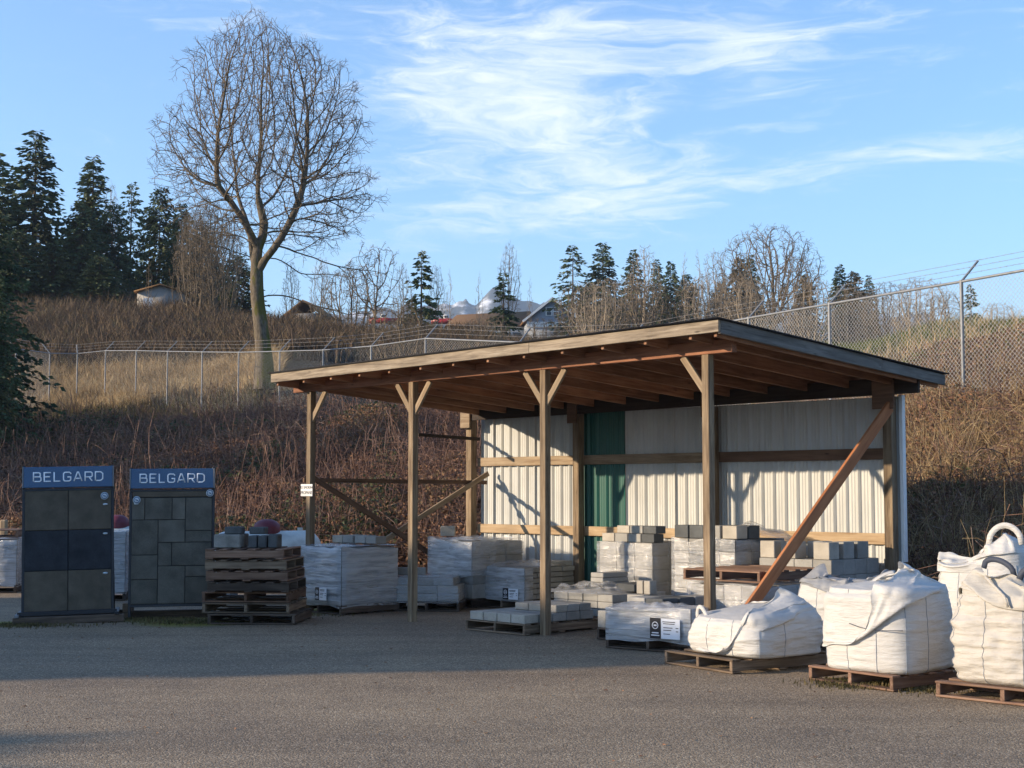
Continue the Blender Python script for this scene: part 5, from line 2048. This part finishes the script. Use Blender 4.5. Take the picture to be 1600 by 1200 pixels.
# ------------------------------------------------------------------ the big maple by space colonisation
def maple():
    Y0 = 55.0
    k = Y0 / FPX
    bpx, bpy_ = 412, 588
    X0 = (bpx - 800) * k
    Z0 = at(bpx, bpy_, Y0).z
    out = [(2, 366, 392), (25, 348, 425), (55, 330, 478), (85, 285, 520), (110, 264, 548), (150, 250, 562), (190, 238, 575), (225, 232, 588), (270, 234, 590), (310, 242, 590), (345, 280, 572), (380, 330, 540)]
    oy = [o[0] for o in out]
    g = np.random.default_rng(5)
    pts = []
    while len(pts) < 10500:
        y = g.uniform(4, 375)
        l, r = np.interp(y, oy, [o[1] for o in out]), np.interp(y, oy, [o[2] for o in out])
        c, hw = (l + r) / 2, (r - l) / 2
        u, w = g.uniform(-1, 1), g.uniform(-1, 1)
        rr = math.hypot(u, w)
        az_ = math.atan2(w, u)
        lim = .88 + .18 * math.sin(az_ * 3 + y * .055) * math.cos(y * .09 + az_ * 2) + .10 * math.sin(y * .21 + 5 * az_)
        if rr > lim or g.random() > .3 + .7 * (rr / lim) ** 1.5:
            continue
        if y > 300 and rr < .55:
            continue
        pts.append((((c + u * hw) - bpx) * k, w * hw * k * .9, (bpy_ - y) * k))
    for (x0, y0, x1, y1, n, sp) in ((385, 430, 268, 330, 120, 10), (425, 430, 590, 425, 130, 14), (430, 470, 560, 500, 70, 14), (430, 430, 500, 350, 40, 16)):
        for q in range(n):
            u = g.uniform(.1, 1)
            pts.append(((x0 + (x1 - x0) * u + g.normal() * sp * u - bpx) * k, g.normal() * sp * u * k * 1.4, (bpy_ - (y0 + (y1 - y0) * u + g.normal() * sp * u)) * k))
    At = np.array(pts)
    N, par = [], []

    def add(p, q):
        N.append(np.array(p, float)); par.append(q)
        return len(N) - 1
    def chain(px0, pts_, start=None):
        last = start
        for (x, y, dz) in pts_:
            last = add(((x - bpx) * k, dz, (bpy_ - y) * k), -1 if last is None else last)
        return last
    base = chain(None, [(412, 588, 0), (411, 560, 0), (408, 530, 0), (404, 500, 0), (400, 470, 0), (398, 445, 0), (398, 425, 0)])
    lead = chain(None, [(397, 405, 0), (399, 385, .05), (406, 365, .1), (408, 345, .1), (403, 325, .1), (398, 305, .1)], base)
    rl = chain(None, [(412, 405, -.2), (427, 388, -.35), (440, 370, -.45), (452, 348, -.5), (462, 325, -.5), (470, 300, -.5)], base)
    ll = chain(None, [(389, 400, .2), (385, 375, .4), (381, 350, .5), (372, 325, .6)], base)
    l2 = chain(None, [(380, 345, -.5), (362, 318, -.8), (345, 296, -1.0)], base + 2)
    colonise(At, N, par, g, .21, 3.8, .275, 4, 140, .09, .85)
    add_twigs(N, par, g, .21, 25, .55, 3)
    n = len(N)
    P = np.array(N)
    r = radii(N, par, .0046, 2.45, .235)
    pr = np.array(par)
    idx = np.nonzero(pr >= 0)[0]
    thick = idx[r[idx] > .035]
    thin = idx[r[idx] <= .035]
    def sg(ix, nn):
        a, b = P[pr[ix]], P[ix]
        d = (b - a) / np.maximum(np.linalg.norm(b - a, axis=1, keepdims=True), 1e-9)
        ra = np.minimum(r[pr[ix]], r[ix] * 1.25)
        return segs(a - d * (ra * .25)[:, None], b + d * (r[ix] * .25)[:, None], ra, r[ix], nn)
    t = thing('bare_maple_tree', 'tall leafless maple with mossy trunk standing behind the fence', 'tree', (X0, Y0, Z0), 0)
    V, F = sg(thick[thick > 12], 8)
    link('limbs', mesh_np('limbs', V, F, M['mossy'], True), t)
    tv, tf = tube([(P[i][0], P[i][1], P[i][2] - (.5 if i == 0 else 0)) for i in range(13)], [.43, .33, .285, .265, .255, .255, .24, .205, .185, .17, .16, .145, .12], 16)
    link('trunk', mesh_np('trunk', tv, tf, M['mossy'], True), t)
    V, F = sg(thin, 3)
    link('twigs', mesh_np('twigs', V, F, M['twig']), t)
    return n


maple()

# ================================================================== FAR BUILDINGS
M['siding_blue'] = plain('blue_grey_siding', (.24, .265, .30), .7, 0, .08, 3)
M['white_paint'] = plain('white_house_trim', (.75, .75, .73), .6, 0, .05)
M['brown_roof'] = plain('brown_roof_shingles', (.20, .115, .055), .9, 0, .2, 12, .2, .4, 40)
M['pane'] = plain('dark_window_pane', (.05, .06, .07), .15, 0, .1)
M['pale_hall'] = plain('pale_hall_cladding', (.28, .27, .25), .7, 0, .1, 1)
M['red_paint'] = plain('red_vehicle_paint', (.30, .02, .02), .35, 0, .1)
M['tyre'] = plain('black_tyre', (.02, .02, .02), .8)


def prism(name, poly, y0, y1, mat, parent):
    """polygon in xz pulled from y0 to y1"""
    n = len(poly)
    V = np.array([(x, y0, z) for x, z in poly] + [(x, y1, z) for x, z in poly])
    i = np.arange(n)
    j = (i + 1) % n
    return link(name, mesh_np(name, V, [np.stack([i, j, j + n, i + n], 1), np.arange(n)[None, ::-1].copy(), (np.arange(n) + n)[None, :].copy()], mat), parent)


HY = 195.0
hk = HY / FPX
hc = at(863, 503, HY)
hz0 = hc.z - 3.4
H_ = thing('gabled_house', 'blue-grey house with brown gable roof and white trim beyond the shed', 'house', (hc.x, HY, hz0), R(4))
hw = 3.45
eave = 3.6
apx = eave + 2.75
prism('wall', [(-hw, -1), (hw, -1), (hw, eave), (0, apx), (-hw, eave)], 0, 11, M['siding_blue'], H_)
prism('roof', [(-hw - .5, eave - .12), (0, apx + .32), (hw + .5, eave - .12), (hw + .5, eave - .34), (0, apx + .08), (-hw - .5, eave - .34)], -.45, 11.4, M['brown_roof'], H_)
for s in (-1, 1):
    board('gable_trim', (s * (hw + .52), -.50, eave - .22), (s * .02, -.50, apx + .20), .1, .28, M['white_paint'], H_)
box('band_trim', (0, -.10, eave - .55), (hw * 2 - .1, .12, .7), M['white_paint'], H_, .01)
for x in (-.46, .46):
    wv = box('window', (x, -.05, eave + 1.2), (.85, .1, 1.15), M['white_paint'], H_, .01)
    box('pane', (0, -.045, -.28), (.62, .05, .44), M['pane'], wv, .01)
    box('pane', (0, -.045, .28), (.62, .05, .44), M['pane'], wv, .01)
W2 = thing('low_house_wing', 'low brown-roofed wing left of the gabled house', 'house', (hc.x - 8.2, HY + 4, hz0), R(4))
prism('wall', [(-6, -1), (6, -1), (6, eave - .4), (-6, eave - .4)], 0, 6, M['white_paint'], W2)
V = np.array([(-6.3, -.5, eave - .4), (6.3, -.5, eave - .4), (5.6, 3, apx - .6), (-4.6, 3, apx - 1.2), (-6.3, 6.5, eave - .4), (6.3, 6.5, eave - .4)])
link('roof', mesh_np('roof', V, [np.array([[0, 1, 2, 3], [5, 4, 3, 2]]), np.array([[1, 5, 2], [4, 0, 3]])], M['brown_roof']), W2)
for x in (-3.5, 0, 3.5):
    wv = box('window', (x, -.05, 1.9), (1.2, .1, 1.2), M['siding_blue'], W2, .01)
    box('pane', (0, -.05, 0), (1.0, .05, 1.0), M['pane'], wv, .01)
tc_ = at(474, 470, 150)
T3 = thing('small_house', 'small tan-roofed house behind the lower limbs of the big maple', 'house', (tc_.x, 150, tc_.z - 3.5), R(-10))
prism('wall', [(-1.6, -2), (1.6, -2), (1.6, 2.2), (-1.6, 2.2)], 0, 5, M['pale_hall'], T3)
prism('roof', [(-2.0, 2.1), (0, 3.6), (2.0, 2.1), (2.0, 1.95), (0, 3.42), (-2.0, 1.95)], -.3, 5.3, M['brown_roof'], T3)
box('window', (.5, -.04, 1.2), (.6, .06, .7), M['pane'], T3, .01)
# pale hall among the left trees
ph = at(250, 470, 104)
P5 = thing('pale_hall', 'pale low-arched hall half hidden among the left hilltop trees', 'building', (ph.x, 104, ph.z - .75), R(6))
P5.scale = (.84, .84, .62)
pk = 124 / FPX
prism('wall', [(-1.9, -1), (1.95, -1), (1.95, 2.2), (.0, 2.95), (-1.9, 2.2)], 0, 6, M['pale_hall'], P5)
prism('roof', [(-2.15, 2.12), (0, 2.97), (2.2, 2.12), (2.2, 2.30), (0, 3.16), (-2.15, 2.30)][::-1], -.25, 6.2, M['brown_roof'], P5)
box('door', (-1.0, -.03, .5), (.8, .06, 2.0), M['white_paint'], P5, .01)
# red vehicles along the ridge
def red_truck(label, px, py, Y, L):
    c = at(px, py, Y)
    t = thing('parked_truck', label, 'truck', (c.x, Y, c.z), R(3), 'red trucks parked along the ridge')
    prism('body', [(-L / 2, .45), (L / 2, .45), (L / 2, 1.15), (L * .22, 1.25), (-L / 2, 1.2)], 0, 1.9, M['red_paint'], t)
    prism('cab', [(-L * .05, 1.2), (L * .24, 1.2), (L * .16, 1.85), (-L * .02, 1.9)], .1, 1.8, M['white_paint'], t)
    box('windscreen', (L * .08, .07, 1.55), (L * .16, .04, .4), M['pane'], t, .01)
    for x in (-L * .32, L * .32):
        disc('wheel', (x, .02, .38), .38, .22, M['tyre'], t, 16)
    return t


red_truck('red truck parked on the ridge left of the slender spruce', 634, 508, 247, 4.6)
red_truck('red truck parked on the ridge below the snowy peak', 694, 509, 247, 4.4)
red_truck('red truck parked on the ridge beside the small dense spruce', 735, 509, 248, 4.2)
red_truck('red truck at the left end of the ridge behind twisted bare tree', 596, 508, 246, 4.2)

# ================================================================== GROUND COVER
M['cane'] = leafy('bramble_canes', [(.1, (.060, .034, .030)), (.45, (.155, .088, .066)), (.7, (.25, .15, .105)), (.95, (.36, .25, .18))], 6, .8, 0)
M['deadleaf'] = leafy('dead_bramble_leaves', [(.10, (.07, .042, .036)), (.32, (.165, .088, .058)), (.52, (.31, .165, .088)), (.72, (.235, .155, .088)), (.95, (.085, .088, .04))], 14, .75, .2)
M['drygrass'] = leafy('dry_grass', [(.15, (.20, .135, .07)), (.5, (.40, .28, .145)), (.85, (.52, .40, .23))], 7, .8, .25)
M['greengrass'] = leafy('mossy_grass', [(.15, (.05, .045, .02)), (.5, (.105, .088, .038)), (.85, (.19, .145, .07))], 7, .8, .25)
M['ivy'] = leafy('green_ground_ivy', [(.15, (.03, .04, .02)), (.5, (.065, .08, .032)), (.85, (.11, .12, .05))], 12, .6, .2)
M['crestgrass'] = leafy('green_crest_grass', [(.15, (.05, .068, .016)), (.5, (.095, .125, .03)), (.85, (.18, .175, .06))], 7, .8, .25)
M['brush'] = leafy('hillside_brush', [(.12, (.045, .032, .026)), (.45, (.105, .072, .048)), (.75, (.17, .12, .07)), (.95, (.09, .085, .04))], 5, .85, .1)


def scatter(n, px0, px1, y0, y1, seed, bias=1.0):
    """points over a sector of the hill; density thins with distance"""
    g = np.random.default_rng(seed)
    Y = y0 + (y1 - y0) * g.random(n) ** bias
    px = g.uniform(px0, px1, n)
    X = (px - 800) * Y / FPX
    Z = zt(X, Y)
    return np.stack([X, Y, Z], 1), g


def not_in_shed(P):
    dx, dy = P[:, 0] - P4.x, P[:, 1] - P4.y
    lx, ly = dx * CT + dy * ST, -dx * ST + dy * CT
    return ~((lx > -7.8) & (lx < .9) & (ly > -1) & (ly < 4.0)) & (P[:, 2] > .02)


def canes(P, g, hgt, r, lean=.8, nseg=4):
    n = len(P)
    az = g.uniform(0, 2 * np.pi, n)
    d = np.stack([np.cos(az), np.sin(az), np.zeros(n)], 1) * g.uniform(.1, lean, n)[:, None]
    h = hgt * g.uniform(.45, 1.25, n)
    a0, a1 = [], []
    prev = P.copy(); prev[:, 2] -= .05
    for k in range(1, nseg + 1):
        u = k / nseg
        q = P + d * (h * u * 1.6)[:, None]
        q[:, 2] = P[:, 2] + h * (1.6 * u - .95 * u * u * (d ** 2).sum(1) ** .5 / lean * 1.6)
        q += g.normal(size=q.shape) * .03
        a0.append(prev); a1.append(q)
        prev = q
    rr = r * g.uniform(.6, 1.4, n)
    return segs(np.concatenate(a0), np.concatenate(a1), np.tile(rr, nseg), np.tile(rr * .8, nseg), 3)


def blades(P, g, hgt, wid):
    n = len(P)
    az = g.uniform(0, 2 * np.pi, n)
    s = np.stack([np.cos(az), np.sin(az), np.zeros(n)], 1) * (wid * g.uniform(.6, 1.4, n))[:, None]
    h = (hgt * g.uniform(.5, 1.3, n))[:, None]
    le = g.normal(size=(n, 3)) * np.array([.28, .28, .05])
    up = np.array([0, 0, 1.0])
    m = P + (up + le * .4) * h * .55
    t = P + (up + le * 1.3) * h
    V = np.stack([P - s - up * .03, P + s - up * .03, m + s * .7, m - s * .7, t], 1).reshape(-1, 3)
    b = (np.arange(n) * 5)[:, None]
    return V, [np.concatenate([b + np.array([[0, 1, 2, 3]])]), b + np.array([[3, 2, 4]])]


def cover(name, label, V, F, mat):
    o = link(name, mesh_np(name, V, F, mat))
    stuff(o)
    o["label"] = label
    o["category"] = 'vegetation'
    return o


# bramble bank: near canes and leaves
def heights(P):
    return .62 + .62 * fbm(P * np.array([.55, .55, 0]) + 4, 77, 3)


Ps, g = scatter(21000, -160, 1000, 24.0, 48, 101, 1.2)
Ps = Ps[not_in_shed(Ps)]
V1 = canes(Ps, g, 1.05, .0052, 1.35)
Pr, g2 = scatter(6500, 1180, 1760, 15.5, 32, 102, 1.1)
Pr = Pr[not_in_shed(Pr)]
V2 = canes(Pr, g2, .70, .0045, 1.5)
V, F = join([V1, V2])
cover('bramble_canes', 'tangled dead bramble canes covering the bank behind the yard', V, F, M['cane'])


def leaf_cloud(n, a, seed, size, top=1.0):
    P, g = scatter(n, a[0], a[1], a[2], a[3], seed, 1.2)
    P = P[not_in_shed(P)]
    hh = heights(P) * top
    P[:, 2] += hh * g.random(len(P)) ** .6
    return quads(P, size * g.uniform(.6, 1.4, len(P)), seed, .2)


parts = [leaf_cloud(330000, (-160, 1000, 24, 47), 103, .036), leaf_cloud(95000, (1180, 1760, 15.5, 34), 104, .030, .75)]
V, F = join(parts)
cover('bramble_leaves', 'rust-brown dead leaves hanging in the brambles on the bank', V, F, M['deadleaf'])
# arching pale canes standing out of the thicket
Ps, g = scatter(170, -100, 1000, 25.5, 40, 105)
Ps = Ps[not_in_shed(Ps)]
V1 = canes(Ps, g, 1.5, .006, 1.1, 6)
Ps, g = scatter(70, 1300, 1760, 17, 26, 106)
Ps = Ps[not_in_shed(Ps)]
V2 = canes(Ps, g, 1.4, .006, .9, 6)
V, F = join([V1, V2])
cover('arching_canes', 'long arching canes rising out of the bramble bank', V, F, M['cane'])
# dry grass field behind the left fence, and between brambles
Ps, g = scatter(34000, -150, 440, 57, 68, 107)
Ps = Ps[fbm(Ps * np.array([.16, .22, 0]), 19, 3) > -.30]
V, F = blades(Ps, g, .75, .022)
cover('dry_grass', 'tall straw-coloured dry grass behind the left fence', V, F, M['drygrass'])
Ps, g = scatter(9000, -150, 420, 40, 58, 108)
V, F = blades(Ps, g, .6, .018)
cover('rough_grass', 'rough olive grass among the brambles below the fence', V, F, M['greengrass'])
Ps, g = scatter(34000, 1180, 1780, 27, 50, 109)
k = fbm(Ps * np.array([.5, .5, 0]), 5, 3) > -.25
V, F = blades(Ps[k], g, .30, .013)
cover('mixed_grass', 'short green and straw grass on the right bank behind the fence', V, F, M['crestgrass'])
Ps, g = scatter(6000, 1180, 1780, 20, 40, 110)
k = fbm(Ps * np.array([.4, .4, 0]) + 8, 6, 3) > .0
V, F = blades(Ps[k], g, .55, .013)
cover('straw_tussocks', 'straw tussocks scattered over the right bank', V, F, M['drygrass'])
# stalks and tufts on the shaded foot and sunlit face of the right bank
Ps, g = scatter(2600, 1180, 1780, 16, 29, 115)
Ps = Ps[not_in_shed(Ps)]
V, F = canes(Ps, g, 1.05, .0042, .7, 4)
cover('dead_stalks', 'thin dead stalks standing all over the right bank', V, F, M['drygrass'])
Ps, g = scatter(30000, 1180, 1780, 17.5, 28, 116)
k = (fbm(Ps * np.array([.8, .8, 0]) + 2, 16, 3) > .16) & not_in_shed(Ps)
V, F = blades(Ps[k], g, .62, .008)
cover('golden_tufts', 'golden grass tufts among the brambles right of the shed', V, F, M['drygrass'])
Ps, g = scatter(30000, 1180, 1780, 17.5, 30, 117)
k = (fbm(Ps * np.array([.6, .6, 0]) + 12, 26, 3) > .18) & not_in_shed(Ps)
Ps = Ps[k]
Ps[:, 2] += .55 * g.random(len(Ps))
V, F = quads(Ps, .035 * g.uniform(.6, 1.4, len(Ps)), 118, .1)
cover('green_sprigs', 'dull green leafy sprigs in patches on the right bank', V, F, M['ivy'])
# hillside brush further up
Ps, g = scatter(60000, -200, 760, 67, 118, 111)
V, F = blades(Ps, g, 1.25, .035)
cover('hillside_brush', 'dull brown brush covering the far left hillside', V, F, M['brush'])
Ps, g = scatter(22000, 640, 1240, 42, 110, 112)
V, F = blades(Ps, g, .8, .03)
cover('plateau_brush', 'brown brush and weeds on the plateau behind the fence', V, F, M['brush'])
# evergreen leaves in patches on the bank
Ps, g = scatter(60000, -160, 620, 25, 46, 113, 1.2)
k = fbm(Ps * np.array([.28, .28, 0]) + 3, 61, 3) > .12
Ps = Ps[k & not_in_shed(Ps)]
Ps[:, 2] += heights(Ps) * 1.05 * g.random(len(Ps)) ** .4
V, F = quads(Ps, .045 * g.uniform(.6, 1.4, len(Ps)), 114, .1)
cover('ivy_patches', 'dull green evergreen leaves in patches on the shaded left bank', V, F, M['ivy'])
# leaf litter and grit on the asphalt
g = np.random.default_rng(120)
n = 900
P = np.stack([g.uniform(-7, 6, n), g.uniform(7, 24, n), np.full(n, .006)], 1)
V, F = quads(P, .016 * g.uniform(.5, 1.5, n), 121, .85)
V[:, 2] = np.maximum(V[:, 2] * .5 + .004, .003)
cover('leaf_litter', 'small dead leaves and wood chips strewn on the asphalt', V, F, M['deadleaf'])
# moss tufts at the rack feet
n = 5200
c = [G(300, 973), G(235, 968), G(425, 962), G(25, 978), G(1440, 1076), G(1330, 1070)]
w = g.integers(0, 6, n)
P = np.array([[c[k].x, c[k].y, 0] for k in w]) + np.stack([g.normal(0, .42, n) * np.where(w > 3, .4, 1), g.normal(0, .16, n), np.zeros(n)], 1)
V, F = blades(P, g, .035, .006)
cover('moss_tufts', 'yellow-green moss and weeds at the feet of the racks and pallets', V, F, M['greengrass'])

# ================================================================== UNSEEN HEDGES AND FIRS, added left of the view to shade the yard
def hedge(label, x, y0, y1, h, wd, seed, n):
    g = np.random.default_rng(seed)
    t = thing('shade_hedge', label, 'hedge', (x, (y0 + y1) / 2, 0), 0)
    L = (y1 - y0)
    P = np.stack([g.uniform(-wd / 2, wd / 2, n), g.uniform(-L / 2, L / 2, n), g.random(n) ** .8], 1)
    top = h + .35 * fbm(np.stack([P[:, 0] * 0, P[:, 1] * .9, P[:, 0] * 0], 1), seed, 3)
    P[:, 2] *= top
    V, F = quads(P, .16 * g.uniform(.6, 1.4, n), seed)
    link('foliage', mesh_np('foliage', V, F, M['needle']), t)
    for k, yy0 in enumerate(np.arange(-L / 2 + .4, L / 2, .8)):
        tv, tf = tube([(0, yy0, -.1), (.05, yy0 + .03, h * .5), (0, yy0, h * .92)], [.09, .06, .02], 7)
        link('stem', mesh_np('stem', tv, tf, M['bark_dark'], True), t)
    return t


hedge('unseen tall evergreen hedge added out of view to shade the left of the yard', -30, 8.6, 19.0, 8.5, 1.6, 201, 32000)
hedge('unseen lower evergreen hedge added out of view to shade the near left ground', -30, -3, 5.6, 7.05, 1.6, 202, 24000)
for (x, y, h) in ((-29, 30, 11.2), (-30, 35.5, 12.2), (-29, 41, 12.5), (-31, 46, 11.5)):  # firs added out of view, sized to shade the left bank
    t = thing('conifer_tree', 'unseen broad fir added for shade left of the view, %s of four' % {30: 'nearest', 35.5: 'second', 41: 'third', 46: 'farthest'}[y], 'conifer', (x, y, zt1(x, y) - .2), random.uniform(0, 6), 'unseen shade firs left of the view')
    hh = h - zt1(x, y)
    t.scale = (hh * 1.1, hh * 1.1, hh)
    link('crown', CON['broad'][0], t); link('trunk', CON['broad'][1], t)

# ================================================================== HAZE
HAZE = 0.00018
if HAZE:
    m = bpy.data.materials.new('pale_air')
    m.use_nodes = True
    nt = m.node_tree
    nt.nodes.clear()
    out = nt.nodes.new('ShaderNodeOutputMaterial')
    pv = nt.nodes.new('ShaderNodeVolumePrincipled')
    pv.inputs['Color'].default_value = (.62, .78, 1.0, 1)
    pv.inputs['Density'].default_value = HAZE
    pv.inputs['Anisotropy'].default_value = .2
    nt.links.new(pv.outputs[0], out.inputs['Volume'])
    V = np.array([(x, y, z) for x in (-5200, 5200) for y in (-5200, 5400) for z in (-10.0, 460)])
    F = np.array([[0, 1, 3, 2], [4, 6, 7, 5], [0, 4, 5, 1], [2, 3, 7, 6], [0, 2, 6, 4], [1, 5, 7, 3]])
    stuff(link('haze', mesh_np('haze', V, F, m)))
